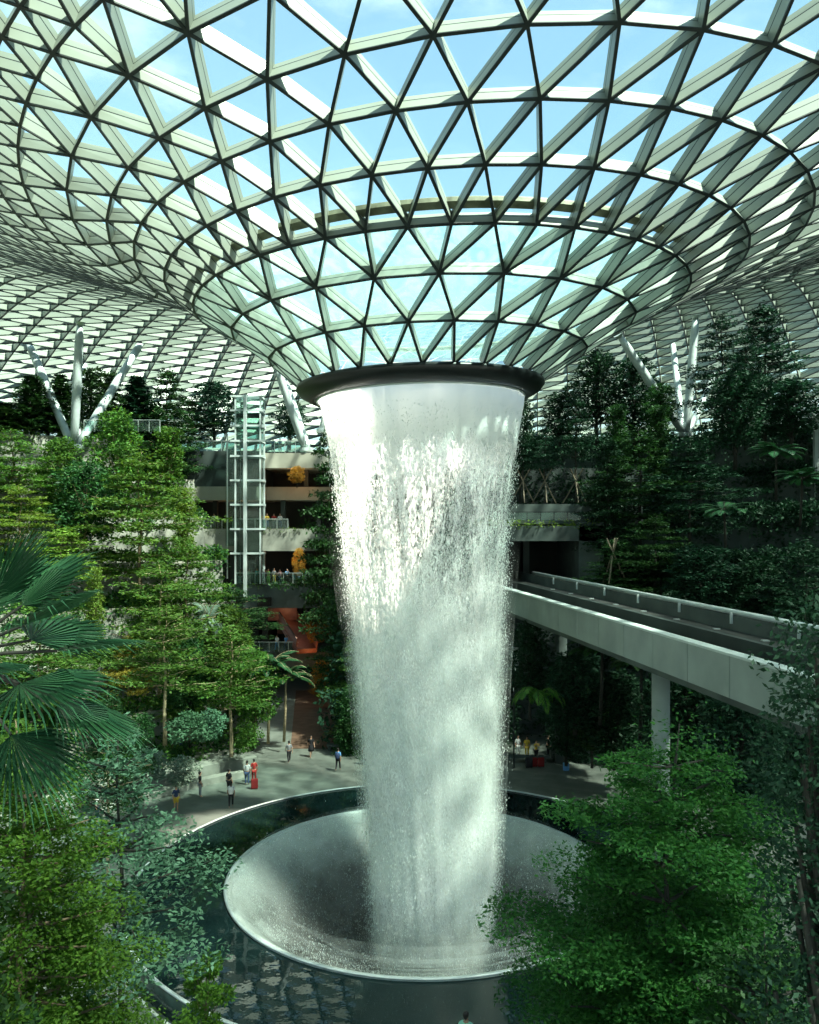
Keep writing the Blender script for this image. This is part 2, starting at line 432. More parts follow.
mr = N.new('ShaderNodeMapRange'); mr.inputs['From Min'].default_value = .47; mr.inputs['From Max'].default_value = .62; mr.interpolation_type = 'SMOOTHSTEP'
L.new(nz.outputs['Fac'], mr.inputs['Value'])
# thicker cloud and haze towards the horizon
sx = N.new('ShaderNodeSeparateXYZ'); L.new(tc.outputs['Generated'], sx.inputs[0])
hz = N.new('ShaderNodeMapRange'); hz.inputs['From Min'].default_value = .02; hz.inputs['From Max'].default_value = .42; hz.inputs['To Min'].default_value = .6; hz.inputs['To Max'].default_value = .0
L.new(sx.outputs['Z'], hz.inputs['Value'])
mxm = N.new('ShaderNodeMath'); mxm.operation = 'MAXIMUM'; L.new(mr.outputs[0], mxm.inputs[0]); L.new(hz.outputs[0], mxm.inputs[1])
sc_ = N.new('ShaderNodeVectorMath'); sc_.operation = 'MULTIPLY'; sc_.inputs[1].default_value = (.235, .285, .29)
L.new(sky.outputs[0], sc_.inputs[0])
mx = N.new('ShaderNodeMix'); mx.data_type = 'RGBA'; mx.inputs['B'].default_value = (.88, 1.1, 1.1, 1)
L.new(mxm.outputs[0], mx.inputs['Factor']); L.new(sc_.outputs[0], mx.inputs['A']); L.new(mx.outputs['Result'], bg.inputs['Color'])
bg.inputs['Strength'].default_value = 1.0
L.new(bg.outputs[0], wo.inputs['Surface'])

vs = scene.view_settings; vs.view_transform = 'Standard'; vs.look = 'None'; vs.gamma = 1; vs.exposure = -0.05; vs.use_curve_mapping = False
cy = scene.cycles
cy.use_denoising = True; cy.max_bounces = 10; cy.transparent_max_bounces = 40; cy.diffuse_bounces = 4; cy.glossy_bounces = 4
cy.transmission_bounces = 6; cy.volume_bounces = 1; cy.sample_clamp_indirect = 6; cy.caustics_reflective = False; cy.caustics_refractive = False

# ------------------------------------------------------------------ glass dome
RINGS = [  # r, z above camera, centre x, centre y, offset
    (5.98, 6.8, .54, 41, 0), (7.85, 8.2, .89, 41, 0), (9.86, 9.5, 1.13, 41, 0), (11.93, 10.62, 1.49, 41, 0),
    (13.8, 11.72, 2.11, 41, -.04), (15.72, 12.68, 2.77, 41, -.062), (17.6, 13.62, 3.6, 41, -.09), (19.8, 14.55, 4.3, 41, -.115),
    (22.1, 15.35, 4.9, 41, -.135), (24.8, 16.35, 5.3, 41.5, -.15), (27.8, 17.4, 5.7, 42, -.16), (31, 18.5, 5.8, 42.8, -.16),
    (34.5, 19.6, 5.8, 43.8, -.16), (38, 20.6, 5.8, 44.8, -.16), (41.4, 21.3, 5.8, 45.9, -.16), (44.8, 21.9, 5.8, 47, -.16),
    (48.1, 21.85, 5.8, 48, -.16), (51.4, 21.6, 5.8, 49, -.16), (54.6, 21.1, 5.8, 50, -.16), (57.7, 20.4, 5.8, 51, -.16),
    (60.7, 19.6, 5.8, 52, -.16), (63.6, 18.6, 5.8, 52.8, -.16), (66.3, 17.5, 5.8, 53.5, -.16), (68.8, 16.3, 5.8, 54.1, -.16),
    (71.1, 15.0, 5.8, 54.6, -.16), (73.1, 13.6, 5.8, 55, -.16), (74.9, 12.1, 5.8, 55.2, -.16), (76.4, 10.6, 5.8, 55.3, -.16), (77.6, 9.0, 5.8, 55.4, -.16)]
_c = RINGS[8:]; RINGS = RINGS[:9]; _pos = 0.0; _seg = 0; _step = 1.72   # closer rings beyond the eighth
while True:
    _pos += _step; _step = min(2.15, _step * 1.012); _acc = 0.0; _hit = None
    for _a, _b in zip(_c, _c[1:]):
        _l = math.hypot(_b[0] - _a[0], _b[1] - _a[1])
        if _acc + _l >= _pos:
            _t = (_pos - _acc) / _l; _hit = tuple(_a[q] + (_b[q] - _a[q]) * _t for q in range(5)); break
        _acc += _l
    if _hit is None: break
    RINGS.append(_hit)
NR = len(RINGS)
NN = [24] * 3 + [48] * 5 + [96] * (NR - 8)
ST = [0, .5, 0] + [0 if k % 2 else .5 for k in range(3, 8)] + [0 if (k - 8) % 2 == 0 else .5 for k in range(8, NR)]
def lerpt(x, pts):
    for (x0, y0), (x1, y1) in zip(pts, pts[1:]):
        if x <= x1: return y0 + (y1 - y0) * max(0, (x - x0) / (x1 - x0))
    return pts[-1][1]
def ringz(k, th):
    r, z, cx, cyy, off = RINGS[k]
    tx = lerpt(r, [(5.9, .03), (7.85, .034), (9.86, .038), (11.93, .042), (13.8, .045), (15.7, .052), (17.6, .06), (19.8, .068), (22.1, .07), (24.8, .068), (31, .055), (38, .045), (78, 0)])
    ty = lerpt(r, [(11.9, 0), (19.8, .05), (25, .05), (38, 0), (90, 0)])
    return z + tx * min(r, 34) * math.sin(th) + ty * min(r, 20) * math.cos(th)
def node(k, j):
    r, z, cx, cyy, off = RINGS[k]
    th = (j + ST[k]) * 2 * PI / NN[k]; th += off + lerpt(r, [(5.9, -.12), (7.85, -.09), (9.86, -.02), (11.93, 0), (13.8, .06), (15.7, .09), (17.6, .17), (19.8, .2), (22, .18), (30, .12), (41, 0), (90, 0)]) * math.sin(th)
    k0, k1 = max(0, k - 1), min(NR - 1, k + 1)
    dr = RINGS[k1][0] - RINGS[k0][0]; dz = ringz(k1, th) - ringz(k0, th)
    e = Vector((math.sin(th), -math.cos(th), 0)); nrm = (e * -dz + Vector((0, 0, dr))).normalized()
    I = Vector((cx + r * math.sin(th), cyy - r * math.cos(th), ringz(k, th) + CAMH))
    dep = .45 if k == 0 else .56 if k < 4 else .64 if k < 9 else lerpt(r, [(22, .62), (34, .66), (45, .85), (60, 1.05), (90, 1.05)])
    return I, I + nrm * dep
for k in range(20, NR):     # the lattice twists towards the outer wall
    RINGS[k] = RINGS[k][:4] + (RINGS[k][4] + (k - 19) * PI / 96,)
NODES = [[node(k, j) for j in range(NN[k])] for k in range(NR)]
def nd(k, j): return NODES[k][j % NN[k]]
def beam(mb, a, b, wd=.10):
    (Ia, Ga), (Ib, Gb) = a, b
    d = (Ib - Ia).normalized(); s = d.cross(Ga - Ia).normalized() * wd / 2
    lo_a = Ia.lerp(Ga, .08); lo_b = Ib.lerp(Gb, .08)
    v = [Ia - s, Ib - s, Ib + s, Ia + s, lo_a - s, lo_b - s, lo_b + s, lo_a + s, Ga - s, Gb - s, Gb + s, Ga + s]
    def lv(f_): p, q = Ia.lerp(Ga, f_), Ib.lerp(Gb, f_); return [p - s, q - s, q + s, p + s]
    v = v[:4] + lv(.08) + lv(.62) + lv(.68) + v[8:]
    mb.add(v, [(0, 3, 2, 1), (0, 1, 5, 4), (3, 7, 6, 2), (8, 9, 13, 12), (11, 15, 14, 10)], 1)
    mb.add(v[4:], [(0, 1, 5, 4), (3, 7, 6, 2), (8, 9, 13, 12), (11, 15, 14, 10), (12, 13, 14, 15)], 0)
ceil_r = root('ceiling', (0, 0, 0), 0, 'glass and steel lattice dome funnelling down to the waterfall opening', None, None, 'structure')
ceil_r['kind'] = 'structure'
strand = {}
farmb = MB(); dry = MB(); wet = MB()
def sbeam(key, a, b, k):
    if k >= 8: beam(farmb, a, b, .11 if k < 18 else .14); return
    beam(strand.setdefault(key, MB()), a, b, .11)
ids = {(0, j): (('R', j), ('L', j)) for j in range(24)}
for k in range(NR - 1):
    g = wet if k < 3 else dry
    nxt = {}
    if NN[k + 1] == NN[k]:
        for j in range(NN[k]):
            i = j if ST[k] > ST[k + 1] else j - 1      # upper node to the left
            if ST[k] > ST[k + 1]: iL, iR = j, j + 1
            else: iL, iR = j - 1, j
            Rk, Lk = ids.get((k, j), (None, None))
            sbeam(Rk, nd(k, j), nd(k + 1, iR), k); sbeam(Lk, nd(k, j), nd(k + 1, iL), k)
            nxt.setdefault(iR % NN[k + 1], [None, None])[0] = Rk
            nxt.setdefault(iL % NN[k + 1], [None, None])[1] = Lk
            for tri in ((nd(k, j), nd(k + 1, iR), nd(k + 1, iL)), (nd(k, j), nd(k, j + 1), nd(k + 1, iR))):
                g.add([p[1] for p in tri], [(0, 1, 2)])
    else:
        for j in range(NN[k]):
            u = int(round(2 * (j + ST[k])))
            Rk, Lk = ids.get((k, j), (None, None))
            new = ('R2', k, j), ('L2', k, j)
            sbeam(Rk, nd(k, j), nd(k + 1, u + 1), k); sbeam(Lk, nd(k, j), nd(k + 1, u - 1), k)
            sbeam(new[0], nd(k, j), nd(k + 1, u), k)
            nxt.setdefault((u + 1) % NN[k + 1], [None, None])[0] = Rk
            nxt.setdefault((u - 1) % NN[k + 1], [None, None])[1] = Lk
            nxt[u % NN[k + 1]] = list(new)
            for tri in ((nd(k, j), nd(k + 1, u), nd(k + 1, u - 1)), (nd(k, j), nd(k + 1, u + 1), nd(k + 1, u)), (nd(k, j), nd(k, j + 1), nd(k + 1, u + 1))):
                g.add([p[1] for p in tri], [(0, 1, 2)])
    for i, v in nxt.items(): ids[(k + 1, i)] = tuple(v)
for key, mb in strand.items(): mb.build('diagonal_beam', [M['beam'], M['beamdark']], ceil_r)
for k in range(1, NR):
    mb = MB()
    for j in range(NN[k]): beam(mb, nd(k, j), nd(k, j + 1), .11 if k < 18 else .14)
    mb.build('ring_beam', [M['beam'], M['beamdark']], ceil_r)
fb = farmb.build('lattice_beam', [M['beam'], M['beamdark']], ceil_r); fb['kind'] = 'stuff'
dry.build('glazing', M['glass'], ceil_r)
wg = wet.build('wet_glazing', M['wetglass'], ceil_r); wg['label'] = 'glazing streaming with water around the opening'
# water gutter on top of the glass just outside ring three
g = MB(); n = 96
r3 = RINGS[3]
def g3(th, dr, dz):
    return (r3[2] + (r3[0] + dr) * math.sin(th) + .02, r3[3] - (r3[0] + dr) * math.cos(th), CAMH + ringz(3, th) + dz)
for i in range(n):
    a, b = 2 * PI * i / n, 2 * PI * (i + 1) / n
    for (d0, z0), (d1, z1) in (((0, .55), (.28, .72)), ((.28, .72), (.24, .9)), ((.24, .9), (-.05, .75)), ((-.05, .75), (0, .55))):
        g.add([g3(a, d0, z0), g3(b, d0, z0), g3(b, d1, z1), g3(a, d1, z1)], [(0, 1, 2, 3)])
gt = g.build('gutter', plain('gutter metal', (.16, .18, .12), .6, .2, .35, 2), ceil_r); gt['label'] = 'mossy water gutter ringing the wet glass'
# oculus ring
orr = root('oculus_ring', (.55, 41, CAMH + 6.2), 0, 'black ring collar around the opening where the waterfall starts', 'ring')
o = MB(); P0 = [(5.15, .0), (5.5, .02), (5.95, .26), (6.16, .52), (6.14, .68), (5.9, .76), (5.2, .7), (5.05, .3)]
o.lathe(P0, 96, (0, 0), 0, True)
co = o.build('collar', M['black'], orr, True); orr.rotation_euler = (0, math.radians(-1.7), 0)
o = MB()
o.lathe([(5.08, -.05), (5.2, -.05), (5.2, .08), (5.08, .08)], 96, (0, 0), 0, True)
lp = o.build('spill_lip', M['steel'], orr, True); lp['label'] = 'thin steel lip the water pours over'

# ------------------------------------------------------------------ waterfall
FALL = [(24.85, 5.08, .58), (24.3, 5.0, .6), (23.2, 4.78, .62), (21.5, 4.5, .65), (19.7, 4.24, .68), (17, 3.98, .75), (14.7, 3.78, .84), (12, 3.55, .92), (9.7, 3.38, 1.0), (7, 3.24, 1.06), (4.7, 3.14, 1.1), (1, 2.95, 1.17), (-3.3, 2.75, 1.25), (-6, 2.7, 1.27)]
def fallrad(z):
    for (z0, r0, x0), (z1, r1, x1) in zip(FALL, FALL[1:]):
        if z1 <= z <= z0:
            t = (z0 - z) / (z0 - z1); return r0 + (r1 - r0) * t, x0 + (x1 - x0) * t
    return FALL[-1][1], FALL[-1][2]
def watermat(name, lo, hi, dens, sc, col=(.97, .99, .975)):
    """broken water: white where there is water, clear between; breaks up below the smooth lip sheet"""
    m, t, N, L = nt(name)
    tc = N.new('ShaderNodeTexCoord'); sx = N.new('ShaderNodeSeparateXYZ'); L.new(tc.outputs['Object'], sx.inputs[0])
    mp = N.new('ShaderNodeMapping'); mp.inputs['Scale'].default_value = (sc, sc, sc * .28)
    L.new(tc.outputs['Object'], mp.inputs['Vector'])
    nz = N.new('ShaderNodeTexNoise'); nz.inputs['Scale'].default_value = 2.2; nz.inputs['Detail'].default_value = 5; nz.inputs['Roughness'].default_value = .75
    L.new(mp.outputs[0], nz.inputs['Vector'])
    mp2 = N.new('ShaderNodeMapping'); mp2.inputs['Scale'].default_value = (1.4, 1.4, .12); L.new(tc.outputs['Object'], mp2.inputs['Vector'])
    n2 = N.new('ShaderNodeTexNoise'); n2.inputs['Scale'].default_value = 1.0; n2.inputs['Detail'].default_value = 3; L.new(mp2.outputs[0], n2.inputs['Vector'])
    # streaks shift the threshold
    ad = N.new('ShaderNodeMath'); ad.operation = 'MULTIPLY_ADD'; ad.inputs[1].default_value = .5; ad.inputs[2].default_value = -.25
    L.new(n2.outputs['Fac'], ad.inputs[0])
    sm = N.new('ShaderNodeMath'); sm.operation = 'ADD'; L.new(nz.outputs['Fac'], sm.inputs[0]); L.new(ad.outputs[0], sm.inputs[1])
    # height: full cover above z=23, most broken at about 20, denser again further down
    hc = N.new('ShaderNodeFloatCurve') ; c = hc.mapping.curves[0]
    mh = N.new('ShaderNodeMapRange'); mh.inputs['From Min'].default_value = -6; mh.inputs['From Max'].default_value = 25
    L.new(sx.outputs['Z'], mh.inputs['Value']); L.new(mh.outputs[0], hc.inputs['Value'])
    pts = dens
    c.points[0].location = pts[0]; c.points[1].location = pts[-1]
    for p in pts[1:-1]: c.points.new(*p)
    hc.mapping.update()
    s2 = N.new('ShaderNodeMath'); s2.operation = 'ADD'; L.new(sm.outputs[0], s2.inputs[0]); L.new(hc.outputs[0], s2.inputs[1])
    th = N.new('ShaderNodeMapRange'); th.inputs['From Min'].default_value = lo; th.inputs['From Max'].default_value = hi
    L.new(s2.outputs[0], th.inputs['Value'])
    df = N.new('ShaderNodeBsdfDiffuse'); df.inputs['Color'].default_value = (*col, 1)
    tl = N.new('ShaderNodeBsdfTranslucent'); tl.inputs['Color'].default_value = (*col, 1)
    m1 = N.new('ShaderNodeMixShader'); m1.inputs[0].default_value = .5; L.new(df.outputs[0], m1.inputs[1]); L.new(tl.outputs[0], m1.inputs[2])
    tr = N.new('ShaderNodeBsdfTransparent')
    m2 = N.new('ShaderNodeMixShader'); L.new(th.outputs[0], m2.inputs[0]); L.new(tr.outputs[0], m2.inputs[1]); L.new(m1.outputs[0], m2.inputs[2])
    out(t, m2.outputs[0]); return m
wf = root('waterfall', (0, 0, 0), 0, 'tall white column of water falling from the roof opening into the bowl', 'waterfall')
def shell(name, fr, mat, z0=-6, z1=24.85, n=120, m=50, z_extra=None):
    mb = MB(); rs = np.random.RandomState(3)
    prof = []
    for i in range(m + 1):
        z = z1 + (z0 - z1) * i / m; prof.append(z)
    for z in prof:
        r, x = fallrad(z)
        for k in range(n):
            a = 2 * PI * k / n; rr = r * fr * (1 + .008 * math.sin(a * 23 + z * .3) + .006 * math.sin(a * 41))
            mb.v.append((x + rr * math.sin(a), AY - rr * math.cos(a), z))
    for i in range(m):
        for k in range(n):
            mb.f.append((i * n + k, i * n + (k + 1) % n, (i + 1) * n + (k + 1) % n, (i + 1) * n + k)); mb.m.append(0)
    return mb.build(name, mat, wf, True)
cvs = lambda b: [(0, .74 + b), (.2, .71 + b), (.42, .63 + b), (.62, .53 + b), (.8, .45 + b), (.88, .50 + b), (.935, .78 + b * .5), (1, 1)]
shell('water_sheet', 1.0, watermat('falling water outer', 1.0, 1.12, cvs(0), 5.5))
shell('inner_sheet', .93, watermat('falling water middle', 1.0, 1.12, cvs(.02), 4.6), z1=24.6)
shell('inner_sheet', .84, watermat('falling water inner', 1.0, 1.14, cvs(.04), 3.8), z1=24.0)
cvo = lambda b: [(0, .50 + b), (.3, .47 + b), (.6, .40 + b), (.8, .30 + b), (.9, .1), (.95, 0), (1, 0)]
shell('spray_veil', 1.045, watermat('spray veil', 1.0, 1.15, cvo(.0), 6.5), z1=22.5)
shell('spray_veil', 1.10, watermat('thin spray veil', 1.0, 1.15, cvo(-.10), 7.0), z1=20)
def mistveil(name, amt, z0, z1, z2, z3, sc=.5):
    m, t, N, L = nt(name)
    tc = N.new('ShaderNodeTexCoord'); sx = N.new('ShaderNodeSeparateXYZ'); L.new(tc.outputs['Object'], sx.inputs[0])
    nz = N.new('ShaderNodeTexNoise'); nz.inputs['Scale'].default_value = sc; nz.inputs['Detail'].default_value = 6; L.new(tc.outputs['Object'], nz.inputs['Vector'])
    a = N.new('ShaderNodeMapRange'); a.inputs['From Min'].default_value = .32; a.inputs['From Max'].default_value = .7; L.new(nz.outputs['Fac'], a.inputs['Value'])
    b = N.new('ShaderNodeMapRange'); b.interpolation_type = 'SMOOTHSTEP'; b.inputs['From Min'].default_value = z3; b.inputs['From Max'].default_value = z2; L.new(sx.outputs['Z'], b.inputs['Value'])
    c = N.new('ShaderNodeMapRange'); c.interpolation_type = 'SMOOTHSTEP'; c.inputs['From Min'].default_value = z0; c.inputs['From Max'].default_value = z1; L.new(sx.outputs['Z'], c.inputs['Value'])
    m1 = N.new('ShaderNodeMath'); m1.operation = 'MULTIPLY'; L.new(a.outputs[0], m1.inputs[0]); L.new(b.outputs[0], m1.inputs[1])
    m2 = N.new('ShaderNodeMath'); m2.operation = 'MULTIPLY'; L.new(m1.outputs[0], m2.inputs[0]); L.new(c.outputs[0], m2.inputs[1])
    m3 = N.new('ShaderNodeMath'); m3.operation = 'MULTIPLY'; m3.inputs[1].default_value = amt; L.new(m2.outputs[0], m3.inputs[0])
    df = N.new('ShaderNodeBsdfDiffuse'); df.inputs['Color'].default_value = (.93, .98, .95, 1)
    tl = N.new('ShaderNodeBsdfTranslucent'); tl.inputs['Color'].default_value = (.93, .98, .95, 1)
    s1 = N.new('ShaderNodeMixShader'); s1.inputs[0].default_value = .5; L.new(df.outputs[0], s1.inputs[1]); L.new(tl.outputs[0], s1.inputs[2])
    tr = N.new('ShaderNodeBsdfTransparent'); s2 = N.new('ShaderNodeMixShader'); L.new(m3.outputs[0], s2.inputs[0]); L.new(tr.outputs[0], s2.inputs[1]); L.new(s1.outputs[0], s2.inputs[2])
    out(t, s2.outputs[0]); return m
for fr_, am_ in ((1.0, .5), (1.03, .38), (1.07, .26), (1.12, .16), (1.18, .10)):
    shell('mist', fr_, mistveil('mist around the column', am_, -7, -5, 9, 19), z1=19)
# separate drops
rs = np.random.RandomState(9); nd_ = 150000
zz = 24.0 - 29 * rs.uniform(0, 1, nd_) ** .9; aa = rs.uniform(0, 2 * PI, nd_)
rx = np.array([fallrad(z) for z in zz]); ff = 1 + rs.normal(size=nd_) * .028 * (1 + (24 - zz) / 9)
ff = np.where(rs.uniform(0, 1, nd_) < .25, rs.uniform(.8, 1, nd_), ff)
X = rx[:, 1] + rx[:, 0] * ff * np.sin(aa); Yv = AY - rx[:, 0] * ff * np.cos(aa)
nb_ = 9000                      # the last drops hang as spray low over the bowl
rb = np.sqrt(rs.uniform(2.6 ** 2, 9.0 ** 2, nb_)); X[:nb_] = AX + rb * np.sin(aa[:nb_]); Yv[:nb_] = AY - rb * np.cos(aa[:nb_])
zz[:nb_] = np.interp(rb, [2.5, 4, 5, 6, 6.9, 7.7, 8.4, 8.9, 9.3], [-3.4, -3.1, -2.6, -1.85, -1.1, -.4, .2, .66, 1.0]) + .06 + np.abs(rs.normal(size=nb_)) * .5
C = np.stack([X, Yv, zz], 1); s = (rs.uniform(.008, .019, nd_) * np.where(rs.uniform(0, 1, nd_) < .06, 1.5, 1))[:, None]; l = s * rs.uniform(1.2, 4.0, (nd_, 1))
oct_ = [C + np.concatenate([s, 0 * s, 0 * s], 1), C + np.concatenate([-s * .5, s * .87, 0 * s], 1), C + np.concatenate([-s * .5, -s * .87, 0 * s], 1), C + np.concatenate([0 * s, 0 * s, l], 1), C - np.concatenate([0 * s, 0 * s, l], 1)]
V = np.stack(oct_, 1).reshape(-1, 3)
fi = np.array([(0, 1, 3), (1, 2, 3), (2, 0, 3), (1, 0, 4), (2, 1, 4), (0, 2, 4)])
Fc = (np.arange(nd_)[:, None, None] * 5 + fi[None]).reshape(-1, 3)
me = bpy.data.meshes.new('droplets'); me.vertices.add(len(V)); me.vertices.foreach_set('co', V.astype(np.float32).reshape(-1))
me.loops.add(len(Fc) * 3); me.loops.foreach_set('vertex_index', Fc.astype(np.int32).reshape(-1)); me.polygons.add(len(Fc))
me.polygons.foreach_set('loop_start', np.arange(0, len(Fc) * 3, 3, dtype=np.int32)); me.polygons.foreach_set('loop_total', np.full(len(Fc), 3, dtype=np.int32))
m, t, N, L = nt('water drops'); df = N.new('ShaderNodeBsdfDiffuse'); df.inputs['Color'].default_value = (.9, .96, .93, 1)
tl = N.new('ShaderNodeBsdfTranslucent'); tl.inputs['Color'].default_value = (.9, .96, .93, 1); mxs = N.new('ShaderNodeMixShader'); mxs.inputs[0].default_value = .4
L.new(df.outputs[0], mxs.inputs[1]); L.new(tl.outputs[0], mxs.inputs[2]); out(t, mxs.outputs[0])
me.materials.append(m); me.update(calc_edges=True)
dr = link('droplets', me, wf); dr['kind'] = 'stuff'
# soft spray around the lower column
def mistmat(name, d):
    m, t, N, L = nt(name); v = N.new('ShaderNodeVolumeScatter'); v.inputs['Density'].default_value = d; v.inputs['Color'].default_value = (.93, 1, .97, 1)
    v.inputs['Anisotropy'].default_value = .2; out(t, v.outputs[0], 'Volume'); return m
def mist(name, prof, d, cx=1.0):
    mb = MB(); mb.lathe([(.01, prof[0][1])] + prof + [(.01, prof[-1][1])], 48, (cx, AY)); return mb.build(name, mistmat(name, d), wf, True)
# ------------------------------------------------------------------ bowl and pool
bw = root('fountain_bowl', (AX, AY, 0), 0, 'round funnel bowl of the fountain catching the falling water', 'fountain bowl')
prof = [(9.62, .86), (9.6, 1.02), (9.48, 1.06), (9.3, 1.0), (8.9, .66), (8.4, .2), (7.7, -.4), (6.9, -1.1), (6.0, -1.85), (5.0, -2.6), (4.0, -3.1), (2.5, -3.4), (.01, -3.5)]
mb = MB(); mb.lathe(prof, 128)
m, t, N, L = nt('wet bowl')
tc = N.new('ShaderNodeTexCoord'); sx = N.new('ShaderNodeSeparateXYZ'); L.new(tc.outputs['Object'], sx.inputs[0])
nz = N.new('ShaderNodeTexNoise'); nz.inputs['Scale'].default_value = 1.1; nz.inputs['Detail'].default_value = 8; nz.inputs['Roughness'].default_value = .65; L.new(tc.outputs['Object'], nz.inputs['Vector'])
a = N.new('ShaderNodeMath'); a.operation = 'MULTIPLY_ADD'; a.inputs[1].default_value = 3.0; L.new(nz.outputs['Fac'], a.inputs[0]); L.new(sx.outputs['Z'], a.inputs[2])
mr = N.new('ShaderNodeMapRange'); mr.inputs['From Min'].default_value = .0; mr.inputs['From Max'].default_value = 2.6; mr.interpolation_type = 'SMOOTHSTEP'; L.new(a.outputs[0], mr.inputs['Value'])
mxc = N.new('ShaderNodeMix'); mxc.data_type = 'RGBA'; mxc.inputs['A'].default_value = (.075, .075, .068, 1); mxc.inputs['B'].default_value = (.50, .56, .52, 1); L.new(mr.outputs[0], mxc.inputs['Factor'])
p = N.new('ShaderNodeBsdfPrincipled'); p.inputs['Roughness'].default_value = .28; L.new(mxc.outputs['Result'], p.inputs['Base Color'])
bp = N.new('ShaderNodeBump'); bp.inputs['Strength'].default_value = .8; bp.inputs['Distance'].default_value = .2; n3 = N.new('ShaderNodeTexNoise'); n3.inputs['Scale'].default_value = 5.5; n3.inputs['Detail'].default_value = 5
L.new(tc.outputs['Object'], n3.inputs['Vector']); L.new(n3.outputs['Fac'], bp.inputs['Height']); L.new(bp.outputs[0], p.inputs['Normal']); out(t, p.outputs[0])
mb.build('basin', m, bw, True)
mb = MB(); mb.lathe([(9.60, 1.0), (9.66, 1.09), (9.52, 1.1), (9.46, 1.02)], 128, (0, 0), 0, True)
o = mb.build('rim', M['white_steel'], bw, True); o['label'] = 'thin pale rim lip'

for lift, am_ in ((.25, .30), (.6, .26), (1.0, .2), (1.5, .14)):
    mb = MB(); pf = [(r_, z_ + lift * (1 if r_ < 8.5 else .6)) for r_, z_ in prof if 2.6 < r_ < 9.1 and z_ < .9]
    mb.lathe([(9.25, 1.02 + lift * .3)] + pf, 96)
    o = mb.build('mist', mistveil('mist over the bowl', am_, -3.6, 1.2, 2.5, 4, .35), bw, True)
pool = root('reflecting_pool', (AX, AY, 0), 0, 'dark mirror ring of still water around the fountain bowl', 'pool')
m, t, N, L = nt('dark pool water'); p = N.new('ShaderNodeBsdfPrincipled'); p.inputs['Base Color'].default_value = (.006, .016, .016, 1); p.inputs['Roughness'].default_value = .015
p.inputs['IOR'].default_value = 1.33; p.inputs['Specular IOR Level'].default_value = .4
tc = N.new('ShaderNodeTexCoord'); nz = N.new('ShaderNodeTexNoise'); nz.inputs['Scale'].default_value = 1.6; nz.inputs['Detail'].default_value = 3; L.new(tc.outputs['Object'], nz.inputs['Vector'])
bp = N.new('ShaderNodeBump'); bp.inputs['Strength'].default_value = .05; bp.inputs['Distance'].default_value = .05; L.new(nz.outputs['Fac'], bp.inputs['Height']); L.new(bp.outputs[0], p.inputs['Normal']); out(t, p.outputs[0])
mb = MB(); mb.lathe([(9.63, .3), (9.63, .98), (14.05, .98), (14.05, .3)], 160, (0, 0), 0, True); mb.build('water', m, pool, False)
mb = MB(); mb.lathe([(14.06, .0), (14.14, 0), (14.14, 1.0), (14.06, 1.0)], 160, (0, 0), 0, True)
mb.build('side_wall', plain('dark green tile', (.02, .05, .045), .25, 0, .3, 2), pool, True)
mb = MB(); mb.lathe([(14.03, 1.0), (14.17, 1.0), (14.17, 1.06), (14.03, 1.06)], 160, (0, 0), 0, True)
o = mb.build('edge_trim', M['white_steel'], pool, True); o['label'] = 'thin bright metal edge'
km = plain('kerb strip', (.5, .55, .5), .4)
for i in range(24):
    a0 = 180 + 4 * i; mb = MB(); mb.arcblock((0, 0), 14.32, 14.44, 0.02, .1, a0, a0 + 2.6, 3); mb.build('kerb_light', km, pool)

# ------------------------------------------------------------------ ground
m, t, N, L = nt('plaza paving'); p = N.new('ShaderNodeBsdfPrincipled'); p.inputs['Roughness'].default_value = .55
tc = N.new('ShaderNodeTexCoord'); mp = N.new('ShaderNodeMapping'); mp.inputs['Rotation'].default_value = (0, 0, .35); L.new(tc.outputs['Object'], mp.inputs['Vector'])
bk = N.new('ShaderNodeTexBrick'); bk.inputs['Scale'].default_value = 1.; bk.inputs['Brick Width'].default_value = 1.5; bk.inputs['Row Height'].default_value = .5; bk.inputs['Mortar Size'].default_value = .012
bk.inputs['Color1'].default_value = (.115, .135, .115, 1); bk.inputs['Color2'].default_value = (.155, .175, .15, 1); bk.inputs['Mortar'].default_value = (.1, .11, .1, 1)
L.new(mp.outputs[0], bk.inputs['Vector'])
nz = N.new('ShaderNodeTexNoise'); nz.inputs['Scale'].default_value = .9; nz.inputs['Detail'].default_value = 7; L.new(tc.outputs['Object'], nz.inputs['Vector'])
r = N.new('ShaderNodeMapRange'); r.inputs['To Min'].default_value = .55; r.inputs['To Max'].default_value = 1.4; L.new(nz.outputs['Fac'], r.inputs['Value'])
vm = N.new('ShaderNodeVectorMath'); vm.operation = 'SCALE'; L.new(bk.outputs['Color'], vm.inputs[0]); L.new(r.outputs[0], vm.inputs['Scale']); L.new(vm.outputs[0], p.inputs['Base Color']); out(t, p.outputs[0])
mb = MB(); mb.lathe([(14.1, -.4), (14.1, 0), (120, 0), (120, -.4)], 128, (AX, AY), 0, True)
fl = mb.build('floor', m); fl['kind'] = 'structure'

